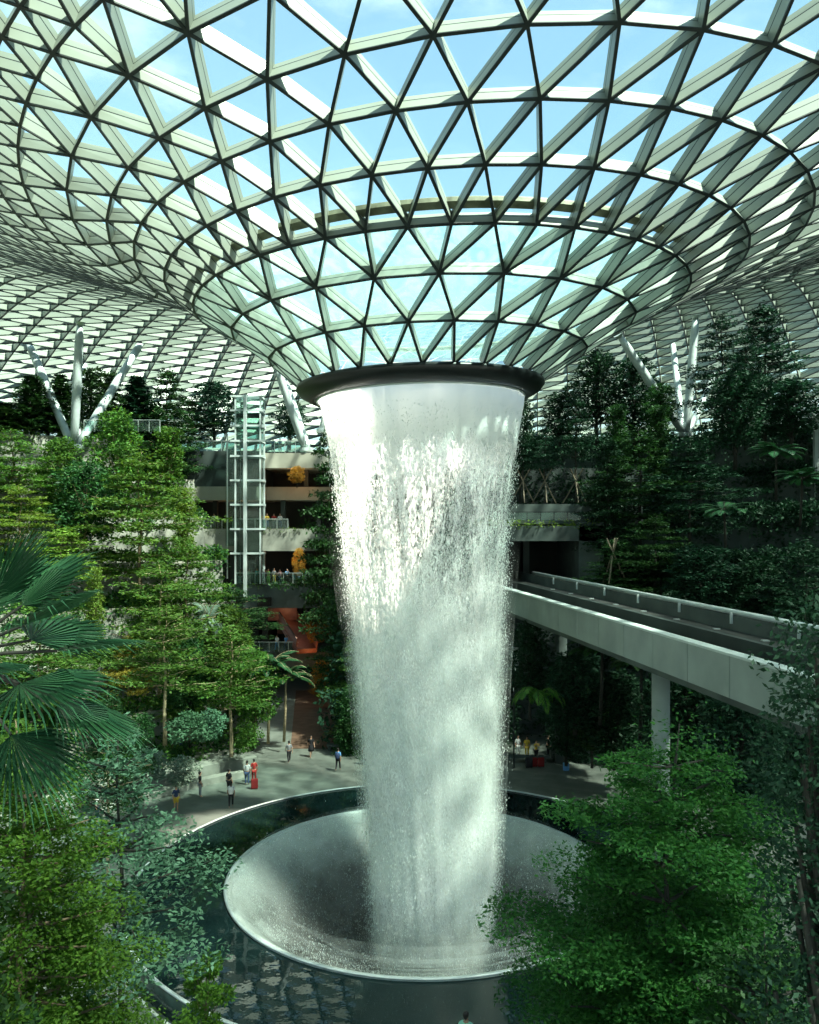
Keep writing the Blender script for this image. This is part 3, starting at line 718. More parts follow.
# ------------------------------------------------------------------ terraces (setting)
TIERS = [(26, 0.9), (31, 3.6), (36, 7.0), (41, 10.8), (46, 14.6), (51, 19.0), (56, 23.2), (60, 27.6)]
def tz(R):
    z = 0
    for r, h in TIERS:
        if R >= r: z = h
    return z
def ray(px, R):
    mm = (px - 409.5) / F
    A = mm * mm + 1; B = -2 * (mm * AX + AY); Cc = AX * AX + AY * AY - R * R
    Y = (-B + math.sqrt(B * B - 4 * A * Cc)) / (2 * A)
    return Vector((mm * Y, Y, tz(R)))
def struct(name, mb, mats, smooth=False):
    o = mb.build(name, mats, None, smooth); o['kind'] = 'structure'; return o
RANGE_L = [(-118, -30), (-118, -26), (-118, -24), (-118, -25), (-118, -25), (-118, -26), (-118, -26), (-118, -27)]
RANGE_R = [(24, 118), (26, 118), (24, 118), (22, 118), (20, 118), (18, 118), (8, 118), (6, 118)]
for side, rng in (('left', RANGE_L), ('right', RANGE_R)):
    for i, (R, z) in enumerate(TIERS):
        mb = MB(); R1 = TIERS[i + 1][0] if i < 7 else 82
        z0 = TIERS[i - 1][1] - 1 if i else 0
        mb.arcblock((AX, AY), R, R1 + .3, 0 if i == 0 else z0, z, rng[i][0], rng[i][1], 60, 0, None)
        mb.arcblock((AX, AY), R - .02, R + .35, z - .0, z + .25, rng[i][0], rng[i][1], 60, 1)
        struct('wall_' + side, mb, [M['conc'] if side == 'left' else M['concdark'], M['beige'] if side == 'left' else M['concdark']])  # right walls get the darker concrete as painted shade
# hill behind the waterfall between the brown path and the train portal
for i, (R, z, a0, a1) in enumerate([(27, 1.2, -8.5, 3), (30, 4.2, -8.5, 3), (33, 7.6, -8, 4), (36, 11.0, -7.5, 4), (40, 15, -6, 5), (45, 19, -5, 6), (50, 23, -4, 8), (55, 27.6, -4, 8)]):
    mb = MB(); mb.arcblock((AX, AY), R, 82 if i == 7 else 60, 0, z, a0, a1, 12); struct('wall_back', mb, M['concdark'])

# ------------------------------------------------------------------ gallery building behind left
mb = MB()
def slab(mbx, px0, px1, Y0, Y1, pyt, pyb, mi=0):
    x0 = (px0 - 409.5) / F * Y0; x1 = (px1 - 409.5) / F * Y0
    zt = CAMH - (pyt - HY) / F * Y0; zb = CAMH - (pyb - HY) / F * Y0
    mbx.box(x0, x1, Y0, Y1, zb, zt, mi); return x0, x1, zb, zt
BY = 92.0
def S(name, px0, px1, Y0, Y1, pyt, pyb, mat):
    mb = MB(); r = slab(mb, px0, px1, Y0, Y1, pyt, pyb); struct(name, mb, mat); return r
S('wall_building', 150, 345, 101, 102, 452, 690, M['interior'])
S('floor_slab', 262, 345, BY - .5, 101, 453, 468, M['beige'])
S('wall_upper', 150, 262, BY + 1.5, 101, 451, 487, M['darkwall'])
S('floor_slab', 130, 262, BY, 101, 486.5, 500, M['beige'])
S('floor_slab', 262, 345, BY + 2, 101, 487, 500, M['beige'])
S('floor_slab', 140, 345, BY - 1.5, 101, 529, 551, M['conc'])
S('floor_slab', 230, 345, BY - 3, 101, 585, 608, M['concdark'])
S('floor_slab', 262, 345, BY - 5, 95, 652, 667, M['concdark'])
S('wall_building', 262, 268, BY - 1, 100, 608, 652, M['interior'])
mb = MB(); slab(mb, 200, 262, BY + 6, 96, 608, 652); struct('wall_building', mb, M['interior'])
# dark doors/openings with columns inside the galleries
for px, y0, y1 in ((215, 500, 529), (283, 500, 529), (318, 500, 529), (232, 551, 585), (296, 551, 585), (326, 551, 585), (306, 468, 487), (330, 468, 487)):
    mb = MB(); slab(mb, px - 2.2, px + 2.2, BY + 3, BY + 3.6, y0, y1); struct('pillar_gallery', mb, M['darkwall'])
# screen on the slab face
r_ = root('display_screen', Pt(264.5, 601.5, BY - 3.1), 0, 'black rectangular screen mounted on the concrete balcony face', 'screen')
mb = MB(); mb.box(-.78, .78, -.05, .09, -.48, .48); mb.build('housing', M['black'], r_)
mb = MB(); mb.box(-.7, .7, -.07, -.05, -.42, .42); mb.build('panel', M['screen'], r_)
# wooden box and ramp
r_ = root('timber_pavilion', (0, 0, 0), 0, 'small red brown wooden box room under the balcony', 'pavilion')
mb = MB(); slab(mb, 268, 297, BY - 1, BY + 3, 608, 620.5); mb.build('box', M['wood'], r_)
mb = MB(); slab(mb, 277, 283, BY, BY + 1, 620, 634); mb.build('post', M['wood'], r_)
mb = MB(); a = Pt(286, 619, BY); b = Pt(307, 651, BY - 7)
r_ = root('escalator', a, 0, 'sloping red brown escalator flight leading down from the wooden room', 'escalator')
mb.bar((0, 0, 0), b - a, 2.2, .5); mb.build('truss', M['wood'], r_)
for sx_ in (-1.05, 1.05):
    mb = MB(); mb.bar((sx_, 0, .75), b - a + Vector((sx_, 0, .75)), .12, .9); mb.build('side_panel', M['wood'], r_)
    mb = MB(); mb.bar((sx_, 0, 1.25), b - a + Vector((sx_, 0, 1.25)), .14, .1); mb.build('handrail', M['black'], r_)

def railing(px0, px1, Y, pyt, pyb, label, posts=8, mat='balglass', Y1=None, rail='steel'):
    Y1 = Y1 or Y
    a = Pt(px0, pyb, Y); b = Pt(px1, pyb, Y1) if Y1 == Y else Vector(((px1 - 409.5) / F * Y1, Y1, a.z))
    h = (pyb - pyt) / F * Y
    r_ = root('balustrade', a, 0, label, 'railing'); d = b - a
    mb = MB(); mb.bar(Vector((0, 0, h * .5)), d + Vector((0, 0, h * .5)), .03, h * .86); mb.build('glass_panel', M[mat], r_)
    mb = MB(); mb.bar((0, 0, h), d + Vector((0, 0, h)), .09, .07); mb.build('handrail', M[rail], r_)
    for i in range(posts):
        q = d * (i / (posts - 1)); mb = MB(); mb.bar(q, q + Vector((0, 0, h)), .06, .06); mb.build('post', M[rail], r_)
    return r_
railing(120, 236, BY + 1.6, 441, 451, 'glass balustrade on the dark upper wall left of the lift tower', 9)
railing(264, 306, BY - .4, 441, 453, 'glass balustrade of the top deck right of the lift tower', 5)
railing(200, 288, BY - 1.3, 519, 529.5, 'glass balustrade above the sunlit concrete balcony', 9)
railing(236, 312, BY - 2.8, 573, 585, 'glass balustrade of the crowded middle balcony', 9)
railing(250, 298, BY - 6, 642, 652, 'glass railing of the lower deck beside the escalator', 6)
railing(84, 160, 84, 420, 432, 'thin railing along the top terrace between the conifers', 8)

# brown path
mb = MB(); a0 = ray(296, 26); mb.add([(-9.8, 67.5, .03), (-5.4, 67.5, .03), (-9.6, 91, .03), (-12.6, 91, .03), (-9.8, 67.5, -.2), (-5.4, 67.5, -.2), (-9.6, 91, -.2), (-12.6, 91, -.2)], [(0, 1, 2, 3), (4, 7, 6, 5), (0, 4, 5, 1), (2, 6, 7, 3)])
struct('floor_path', mb, M['brownpath'])

# ------------------------------------------------------------------ lift tower
lx = (250 - 409.5) / F * 90; z0 = CAMH - (583 - HY) / F * 90; z1 = CAMH - (397 - HY) / F * 90
lt = root('lift_tower', (lx, 90, z0), 0, 'tall glass lift shaft in a pale steel frame beside the balconies', 'lift'); H = z1 - z0
for sx_ in (-1.35, 1.35):
    for sy_ in (-1.2, 1.2):
        mb = MB(); mb.bar((sx_, sy_, 0), (sx_, sy_, H), .16); mb.build('mast', M['white_steel'], lt)
mb = MB(); mb.bar((-.25, -1.35, -1.5), (-.25, -1.35, H), .62, .3); o = mb.build('guide_column', M['white_steel'], lt); o['label'] = 'broad pale central column'
zs = [CAMH - (y - HY) / F * 90 - z0 for y in (398, 412, 427, 442, 457, 481, 505, 529, 553)]
for z in zs:
    mb = MB()
    for a, b in (((-1.9, -1.3), (1.9, -1.3)), ((-1.5, 1.3), (1.5, 1.3)), ((-1.4, -1.3), (-1.4, 1.3)), ((1.4, -1.3), (1.4, 1.3))):
        mb.bar((a[0], a[1], z), (b[0], b[1], z), .14, .2)
    mb.build('frame_ring', M['white_steel'], lt)
mb = MB(); mb.box(-1.3, 1.3, -1.15, 1.15, 0, H - .1); mb.build('shaft_glass', M['balglass'], lt)
mb = MB(); mb.box(-1.15, 1.15, -1.05, 1.05, H * .77, H * .77 + 2.5); mb.box(-1.2, 1.2, -1.1, 1.1, H * .77 - .15, H * .77, 0); mb.build('cabin', M['balglass'], lt)
mb = MB(); mb.box(-1.2, 1.2, -1.1, 1.1, H * .77 + 2.5, H * .77 + 2.75); mb.build('cabin_roof', M['darkwall'], lt)
mb = MB(); mb.box(-2.6, -1.6, -.3, .3, H * .2, H * .75); mb.build('counterweight_track', M['balglass'], lt)
mb = MB(); mb.bar((-2.4, -.4, .5), (-2.4, -.4, H * .8), .12); mb.build('cable_guide', M['steel'], lt)

# ------------------------------------------------------------------ dome columns
def column(p0, p1, rad, label):
    p0 = Vector(p0); p1 = Vector(p1); r_ = root('support_column', p0, 0, label, 'column', 'slender round columns holding the dome')
    d = p1 - p0; mb = MB(); mb.tube([(0, 0, 0), d * .12, d * .5, d * .88, d], [rad * .8, rad, rad * 1.1, rad, rad * .6], 16); mb.build('shaft', M['white_steel'], r_, True)
    mb = MB(); mb.tube([(0, 0, -.25), (0, 0, .15)], [rad * 1.6, rad * 1.5], 16); mb.build('foot_plate', M['steel'], r_)
    mb = MB(); mb.tube([d * .985, d * 1.01], [rad * .9, rad * 1.3], 16); mb.build('head_node', M['steel'], r_)
cl = [((72, 446, 86), (27, 339, 90), 'column leaning out to the left above the left terrace'),
      ((74, 446, 86), (80, 323, 84), 'upright column in the bundle above the left terrace'),
      ((76, 446, 87), (85, 352, 100), 'slimmer rear column of the bundle above the left terrace'),
      ((78, 446, 86), (144, 338, 94), 'column leaning right over the conifers on the left terrace'),
      ((305, 449, 92), (277, 368, 90), 'front of the two columns leaning left beside the lift tower'),
      ((308, 449, 93), (284, 378, 104), 'rear of the two columns leaning left beside the lift tower'),
      ((322, 430, 96), (333, 385, 96), 'short column half hidden beside the ring collar')]
for a, b, lb in cl: column(Pt(*a), Pt(*b), .42, lb)
cr = [((684, 434, 88), (619, 335, 84), 'column leaning steeply left over the right terrace trees'),
      ((686, 434, 88), (696, 317, 88), 'tall upright column among the right terrace trees'),
      ((683, 434, 90), (672, 338, 100), 'pale slimmer rear column over the right terrace'),
      ((688, 434, 89), (714, 376, 98), 'thin column leaning right behind the tall right conifers')]
for i, (a, b, lb) in enumerate(cr): column(Pt(*a), Pt(*b), .42 if i < 2 else .34, lb)

# white canopy at the far right terrace
r_ = root('canopy', Pt(800, 410, 78), 0, 'pale slanted canopy roof edge behind the right hand trees', 'canopy')
mb = MB(); mb.add([(-1.8, 0, -1.0), (6, 0, 1.8), (6, 6, 2.6), (-1.8, 6, -.2), (-1.8, 0, -1.4), (6, 0, .5), (6, 6, 1.4), (-1.8, 6, -.6)], [(0, 1, 2, 3), (4, 7, 6, 5), (0, 4, 5, 1), (1, 5, 6, 2), (2, 6, 7, 3), (3, 7, 4, 0)]); mb.build('roof_panel', M['white_steel'], r_)
mb = MB(); mb.bar((3, 3, -10), (3, 3, 1), .4); mb.build('post', M['white_steel'], r_)

# ------------------------------------------------------------------ train guideway
GZ = 13.5
def GP(u, Y, z): return Vector((17.3 + u - .154 * Y, Y, z))
gw = root('train_guideway', GP(0, 40, 0), 0, 'elevated train guideway beam crossing from right to the dark portal', 'train track')
go = gw.location.copy()
def gbar(name, u0, u1, z0, z1, mat, Y0=12, Y1=78, parent=None, lab=None):
    mb = MB(); v = [GP(u, Y, z) - go for Y in (Y0, Y1) for u, z in ((u0, z0), (u1, z0), (u1, z1), (u0, z1))]
    mb.add(v, [(0, 3, 2, 1), (4, 5, 6, 7), (0, 1, 5, 4), (1, 2, 6, 5), (2, 3, 7, 6), (3, 0, 4, 7)])
    o = mb.build(name, mat, parent or gw)
    if lab: o['label'] = lab
    return o
gm = plain('guideway concrete', (.24, .29, .27), .75, 0, .12, .5)
for i, Y in enumerate(np.arange(12, 76, 3.3)):
    gbar('girder_panel', 0, .5, 11.75, GZ - .1, gm, Y, Y + 3.26)
gbar('girder_core', .12, 5.0, 11.9, 12.5, M['concdark'])
gbar('underside', .5, 4.6, 11.3, 11.95, M['concdark'])
gbar('coping', -.08, .5, GZ - .1, GZ, plain('coping', (.45, .52, .5), .6, 0, .08), lab='pale coping along the near girder edge')
for u in (.95, 1.25): gbar('rail', u, u + .08, 13.0, 13.12, M['steel'])
gbar('near_kerb', .8, 1.4, 12.5, 13.0, M['darkwall'])
gbar('walkway_wall', 3.2, 3.5, 12.5, 13.35, M['darkwall'])
gbar('walkway', 3.5, 4.7, 13.2, 13.3, M['interior'])
gbar('rail', 2.1, 2.18, 12.5, 12.62, M['black']); gbar('rail', 2.8, 2.88, 12.5, 12.62, M['black'])
mb = MB(); mb.tube([GP(4.95, 12, 14.16) - go, GP(4.95, 73, 14.16) - go], .13, 10); mb.build('handrail_pipe', M['white_steel'], gw, True)
gbar('far_parapet', 4.8, 5.1, 12.2, 14.0, M['concdark'])
for i in range(7):
    Y = 35 + i * 5.3; mb = MB(); mb.bar(GP(4.72, Y, 13.6) - go, GP(4.72, Y, 14.15) - go, .12, .12); mb.build('bracket', M['white_steel'], gw)
for i in range(24):
    Y = 18 + i * 2.3; mb = MB(); q = GP(2.5, Y, 12.56) - go; mb.box(q.x - .16, q.x + .16, q.y - .08, q.y + .08, q.z - .06, q.z + .05); mb.build('sleeper_block', M['white_steel'], gw)
for i in range(12):
    Y = 20 + i * 4.1; mb = MB(); q = GP(4.1, Y, 13.3) - go; mb.box(q.x - .15, q.x + .15, q.y - .12, q.y + .12, q.z, q.z + .05); mb.build('access_plate', M['steel'], gw)
for Y, lb in ((43.0, 'nearer round pier'), (63.5, 'farther pier'), (28, 'pier at the right edge')):
    mb = MB(); q = GP(4.2 if Y > 60 else 2.5, Y, 0) - go; mb.tube([(q.x, q.y, 0), (q.x, q.y, 11.4)], .47, 20); mb.build('pier', M['concdark'] if Y != 43 else gm, gw, True)

# portal building
PY = 72.0
def XP(px, Y=PY): return (px - 409.5) / F * Y
def ZP(py, Y=PY): return CAMH - (py - HY) / F * Y
def portal(x0, x1, z0, z1, y0=PY, y1=PY + 12, mat=None, name='wall_portal'):
    mb = MB(); mb.box(x0, x1, y0, y1, z0, z1); return struct(name, mb, mat or M['concdark'])
portal(XP(470), XP(508), 0, ZP(529)); portal(XP(579), XP(604), 0, ZP(522)); portal(XP(470), XP(604), ZP(541), ZP(526))
portal(XP(470), XP(604), 0, ZP(595)); portal(XP(470), XP(604), 10.5, ZP(541), PY + 11, PY + 12, M['interior'])
portal(XP(534), XP(541), 12, ZP(541), PY + 7, PY + 8, M['concdark'], 'pillar_portal')
portal(XP(470), XP(590, 75), 18.5, ZP(504, 75), 75, 82, M['concdark'], 'wall_planter')
portal(XP(470), XP(640, 82), 18, 24.0, 81, 84, M['darkwall'], 'wall_planter')
railing(500, 581, 72.8, 512, 521, 'thin railing above the train portal planting', 7, 'balglass', rail='black')

# curved bench walls on the left of the plaza
for (R, z, a0, a1) in ((22.6, .45, -62, -34), (24.2, .9, -66, -30)):
    mb = MB(); mb.arcblock((AX, AY), R, R + (.7 if R < 23 else 1.8), 0, z, a0, a1, 30)
    o = mb.build('stone_bench' if R < 23 else 'stone_planter', M['conc']); 
    if R < 23: tag(o, 'low curved stone bench along the left of the plaza', 'bench')
    else: tag(o, 'long curved stone planter wall behind the low bench', 'planter')
for px, py, wpx, lb in ((520, 762, 60, 'dark stone bench beyond the pool on the right of the falling water'), (340, 750, 26, 'short dark bench beside the hedge by the brown path')):
    Y = F * CAMH / (py - HY); x = (px - 409.5) / F * Y
    r_ = root('stone_bench', (x, Y, 0), 0, lb, 'bench'); w_ = wpx / F * Y
    mb = MB(); mb.box(-w_ / 2, w_ / 2, -.3, .3, .35, .5); mb.build('seat', M['concdark'], r_)
    for s_ in (-1, 1):
        mb = MB(); mb.box(s_ * w_ * .4 - .12, s_ * w_ * .4 + .12, -.25, .25, 0, .36); mb.build('leg', M['concdark'], r_)
# information panel under the guideway
Y = 62; q = Pt(514, 655, Y); r_ = root('information_panel', (q.x, Y, 0), 0, 'pale upright information panel under the guideway', 'sign')
mb = MB(); mb.box(-.36, .36, -.05, .05, q.z - 1.1, q.z + .6); mb.build('board', M['steel'], r_)
mb = MB(); mb.bar((0, .1, 0), (0, .1, q.z), .1); mb.build('post', M['black'], r_)

# ------------------------------------------------------------------ warm lamps inside the galleries
def lamp(px, py, Y, e, col=(1, .45, .15), r=.25):
    l = bpy.data.lights.new('gallery_lamp', 'POINT'); l.energy = e; l.color = col; l.shadow_soft_size = r
    o = link('gallery_lamp', l); o.location = Pt(px, py, Y)
lamp(283, 611, BY - 2.5, 45, (1, .6, .3)); lamp(296, 632, BY - 6.5, 30, (1, .6, .4)); lamp(314, 656, 84, 90); lamp(298, 556, BY - 1, 160); lamp(296, 470, BY, 160); lamp(240, 510, BY + 3, 60); lamp(300, 720, 80, 120, (1, .6, .4))

# ------------------------------------------------------------------ trees on the terraces
def T(kind, px, R, ytop, wpx, mat, label, bark='bark', name=None, cat='tree', ybase=None, dR=1.5, Y=None):
    if Y is None:
        p = ray(px, R + dR); p.z = tz(R)
    else:
        p = Vector(((px - 409.5) / F * Y, Y, 0))
    if ybase is not None: p.z = CAMH - (ybase - HY) / F * p.y
    H = CAMH - (ytop - HY) / F * p.y - p.z
    return plant(kind, p, H, wpx / F * p.y, mat, label, cat, name, bark)

TREES = [
 # top terrace, left
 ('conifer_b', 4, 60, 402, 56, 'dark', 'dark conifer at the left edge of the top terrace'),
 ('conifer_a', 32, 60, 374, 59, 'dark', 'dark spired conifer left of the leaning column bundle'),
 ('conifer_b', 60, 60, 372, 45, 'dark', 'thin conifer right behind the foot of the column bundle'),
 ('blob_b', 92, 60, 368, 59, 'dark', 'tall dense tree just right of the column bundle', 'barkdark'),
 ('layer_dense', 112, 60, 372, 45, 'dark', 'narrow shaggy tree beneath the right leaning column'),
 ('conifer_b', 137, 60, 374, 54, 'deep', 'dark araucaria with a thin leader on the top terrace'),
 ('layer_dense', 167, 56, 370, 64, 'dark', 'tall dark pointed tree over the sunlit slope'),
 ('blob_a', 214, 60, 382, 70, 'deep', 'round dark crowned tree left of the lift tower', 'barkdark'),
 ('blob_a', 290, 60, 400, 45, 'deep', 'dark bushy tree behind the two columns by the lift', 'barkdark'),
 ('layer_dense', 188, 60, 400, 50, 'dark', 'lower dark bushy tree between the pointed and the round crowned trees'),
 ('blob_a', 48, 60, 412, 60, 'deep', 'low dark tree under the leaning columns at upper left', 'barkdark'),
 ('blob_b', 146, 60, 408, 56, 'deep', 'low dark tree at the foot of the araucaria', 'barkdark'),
 # left slope
 ('layer_a', 12, 51, 430, 90, 'mid', 'spreading green tree at the left edge below the conifers'),
 ('blob_b', 60, 51, 438, 60, 'mid', 'leafy tree with pale trunk below the leaning columns', 'barkpale'),
 ('blob_a', 84, 46, 462, 84, 'dark', 'broad dark leaved tree shading the middle left wall', 'barkpale'),
 ('blob_b', 118, 51, 410, 64, 'mid', 'tall leafy tree rising left of the big tiered tree', 'barkpale'),
 ('layer_b', 20, 46, 486, 80, 'bright', 'sunlit tree over the pale wall at far left'),
 ('column', 184, 46, 486, 36, 'bright', 'narrow bright column shaped tree left of the balconies'),
 ('column', 168, 51, 425, 46, 'mid', 'upright bushy tree below the tall pointed tree', 'barkpale'),
 ('layer_b', 140, 41, 452, 130, 'mid', 'largest tiered tree in the middle of the left slope'),
 ('layer_c', 62, 41, 528, 90, 'bright', 'tiered tree in front of the sunlit terrace wall'),
 ('column', 94, 36, 566, 30, 'bright', 'bright creeper covered trunk beside the fan palm fronds'),
 ('layer_b', 186, 36, 540, 92, 'mid', 'wide tiered tree below the column shaped tree'),
 ('layer_a', 160, 31, 560, 120, 'mid', 'tiered tree with slender straight trunk above the planter', 'barkpale'),
 ('layer_b', 236, 36, 588, 84, 'dark', 'dark tiered tree just left of the crowded balcony'),
 ('blob_b', 228, 31, 606, 60, 'mid', 'leafy tree hiding the foot of the crowded balcony'),
 ('layer_b', 40, 31, 610, 130, 'mid', 'broad tiered tree behind the fan palm'),
 ('layer_a', 128, 31, 636, 54, 'yellow', 'small yellow leaved tree between palm fronds and tiered trees', 'barkpale'),
 ('blob_a', 190, 26, 640, 66, 'dark', 'shaded leafy tree over the man in red on the steps', 'barkdark'),
 ('blob_a', 255, 26, 650, 60, 'mid', 'bushy tree behind the twin feather palms'),
 ('palm', 210, 31, 598, 44, 'silver', 'pale drooping palm among the middle left trees'),
 ('palm', 268, 26, 648, 64, 'palm', 'left of the twin feather palms beside the brown path', 'barkpale'),
 ('palm', 284, 26, 660, 58, 'palm', 'right of the twin feather palms beside the brown path', 'barkpale'),
 ('palm', 172, 26, 706, 40, 'mid', 'young low palm behind the stone planter'),
]
for a in TREES:
    T(*a[:7], **({'bark': a[7]} if len(a) > 7 else {}))
T('layer_c', 231, 0, 626, 100, 'mid', 'tiered tree on two thin trunks at the edge of the plaza', 'barkpale', Y=62)
T('layer_c', 165, 0, 606, 100, 'mid', 'tall slim tree whose straight trunk stands in the stone planter', 'barkpale', Y=58, ybase=745)
T('layer_c', 108, 0, 690, 80, 'dark', 'slim orange trunked tree with bare forks near the fan palm', 'barkpale', Y=42)
# trees beside the waterfall, centre
CT = [('layer_dense', 330, 84, 430, 66, 640, 'dark', 'tall dark many tiered tree close beside the left of the waterfall'),
      ('layer_dense', 348, 88, 470, 50, 620, 'dark', 'slimmer dark tiered tree at the edge of the balconies'),
      ('layer_dense', 346, 74, 545, 70, 700, 'dark', 'dark tiered tree behind the left edge of the water'),
      ('layer_b', 352, 70, 640, 56, 762, 'mid', 'bushy tree beside the brown path and the water'),
      ('blob_b', 352, 66, 686, 44, 770, 'dark', 'low leafy tree behind the man with a backpack'),
      ('blob_a', 297, 90, 466, 20, 488, 'warmlit', 'golden lit tree on the upper gallery'),
      ('blob_a', 299, 90, 548, 18, 584, 'warmlit', 'golden lit tree on the middle gallery'),
      ('blob_a', 316, 86, 612, 28, 652, 'warmlit', 'golden lit tree beside the escalator'),
      ('blob_b', 322, 82, 660, 30, 700, 'warmlit', 'orange lit shrub tree under the lower deck'),
      ('blob_b', 420, 72, 470, 150, 640, 'deep', 'dark tree mass glimpsed through the falling water'),
      ('layer_dense', 455, 70, 560, 120, 720, 'deep', 'dark tiered tree glimpsed low through the falling water'),
      ('layer_dense', 385, 70, 600, 90, 740, 'deep', 'shaded tree directly behind the lower left water')]
for k, px, Y, yt, wp, yb, mat, lb in CT: T(k, px, 0, yt, wp, mat, lb, 'barkdark', Y=Y, ybase=yb)
# right side
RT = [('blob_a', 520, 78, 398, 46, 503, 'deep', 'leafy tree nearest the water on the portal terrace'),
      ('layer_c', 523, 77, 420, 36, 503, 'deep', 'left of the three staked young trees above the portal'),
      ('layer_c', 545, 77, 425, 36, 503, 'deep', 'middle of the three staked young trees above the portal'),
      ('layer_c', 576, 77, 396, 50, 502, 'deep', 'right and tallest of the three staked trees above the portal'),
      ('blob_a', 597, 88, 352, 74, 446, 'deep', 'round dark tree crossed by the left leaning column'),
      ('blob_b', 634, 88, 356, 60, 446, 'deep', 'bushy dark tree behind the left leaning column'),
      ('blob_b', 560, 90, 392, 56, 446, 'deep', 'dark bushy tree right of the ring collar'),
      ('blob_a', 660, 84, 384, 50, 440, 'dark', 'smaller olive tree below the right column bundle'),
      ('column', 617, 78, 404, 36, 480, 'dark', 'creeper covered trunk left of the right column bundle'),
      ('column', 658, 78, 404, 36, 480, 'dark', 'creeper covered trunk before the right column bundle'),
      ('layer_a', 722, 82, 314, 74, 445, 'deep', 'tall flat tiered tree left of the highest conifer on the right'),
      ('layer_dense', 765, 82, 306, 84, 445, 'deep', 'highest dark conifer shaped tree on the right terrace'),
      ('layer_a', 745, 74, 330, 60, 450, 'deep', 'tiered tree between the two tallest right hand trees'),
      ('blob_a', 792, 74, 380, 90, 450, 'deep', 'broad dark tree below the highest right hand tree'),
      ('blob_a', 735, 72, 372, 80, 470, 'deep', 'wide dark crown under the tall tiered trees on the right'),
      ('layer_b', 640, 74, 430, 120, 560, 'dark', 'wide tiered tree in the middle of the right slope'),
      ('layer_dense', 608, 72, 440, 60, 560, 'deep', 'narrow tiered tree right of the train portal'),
      ('layer_b', 690, 70, 440, 110, 560, 'deep', 'tiered tree below the right column bundle'),
      ('palm', 726, 62, 498, 60, 556, 'palm', 'feather palm halfway up the dark right slope'),
      ('palm', 800, 60, 466, 60, 526, 'palm', 'feather palm high at the right edge'),
      ('palm', 776, 64, 440, 60, 500, 'palm', 'tall palm on the right slope under the dark crowns'),
      ('layer_b', 655, 66, 516, 90, 610, 'dark', 'tiered tree above the guideway bracket posts'),
      ('layer_dense', 620, 67, 540, 80, 600, 'dark', 'bushy tree just right of the portal wall'),
      ('blob_b', 700, 62, 545, 90, 620, 'deep', 'rounded dark tree behind the middle of the guideway'),
      ('blob_a', 756, 60, 560, 80, 630, 'deep', 'rounded dark tree behind the right of the guideway'),
      ('layer_b', 805, 56, 540, 110, 660, 'deep', 'tiered tree at the right edge behind the guideway'),
      ('palm', 660, 66, 566, 60, 612, 'palm', 'low palm clump behind the guideway handrail')]
for k, px, Y, yt, wp, yb, mat, lb in RT: T(k, px, 0, yt, wp, mat, lb, 'barkdark', Y=Y, ybase=yb)
# stakes of the three young trees
for px, lb in ((523, 'left'), (545, 'middle'), (576, 'right')):
    q = Pt(px, 503, 77); r_ = root('tree_stake', q, 0, 'timber tripod stakes propping the ' + lb + ' young tree above the portal', 'stake')
    for k in range(3):
        a = k * 2.094 + .5; mb = MB(); mb.bar((math.cos(a) * 1.3, math.sin(a) * 1.3, 0), (-math.cos(a) * .7, -math.sin(a) * .7, 3.2), .09); mb.build('stake', M['stake'], r_)
q = Pt(613, 583, 66); r_ = root('tree_stake', q, 0, 'timber tripod stakes beside the portal wall above the guideway', 'stake')
for k in range(3):
    a = k * 2.094; mb = MB(); mb.bar((math.cos(a) * 1.1, math.sin(a) * 1.1, 0), (-math.cos(a) * .5, -math.sin(a) * .5, 3.6), .1); mb.build('stake', M['stake'], r_)
# planting below the guideway
UG = [('blob_b', 566, 61.3, 662, 62, 766, 'deep', 'dark shrubby tree hiding the foot of the farther guideway pier', 'tree'),
      ('blob_a', 592, 60, 690, 60, 768, 'dark', 'low dark tree right of the farther guideway pier', 'tree'),
      ('fern', 537, 56, 664, 60, 705, 'mid', 'big bright fern left under the guideway', 'fern'),
      ('palm', 600, 54, 628, 80, 725, 'dark', 'olive cycad like palm under the guideway', 'palm'),
      ('palm', 640, 52, 640, 80, 740, 'dark', 'shaded palm behind the nearer guideway pier', 'palm'),
      ('blob_b', 575, 57, 652, 80, 735, 'deep', 'dark shrubby tree between the guideway piers', 'tree'),
      ('blob_a', 530, 60, 622, 60, 720, 'deep', 'shaded tree under the guideway beside the water', 'tree'),
      ('blob_b', 615, 56, 670, 90, 770, 'deep', 'dark undergrowth tree right of the guideway ferns', 'tree'),
      ('blob_a', 690, 48, 650, 120, 830, 'deep', 'dark tree filling the space below the girder', 'tree'),
      ('blob_b', 740, 44, 680, 110, 850, 'deep', 'dark leafy tree below the right end of the girder', 'tree')]
for k, px, Y, yt, wp, yb, mat, lb, ct in UG: T(k, px, 0, yt, wp, mat, lb, 'barkdark', Y=Y, ybase=yb, cat=ct)

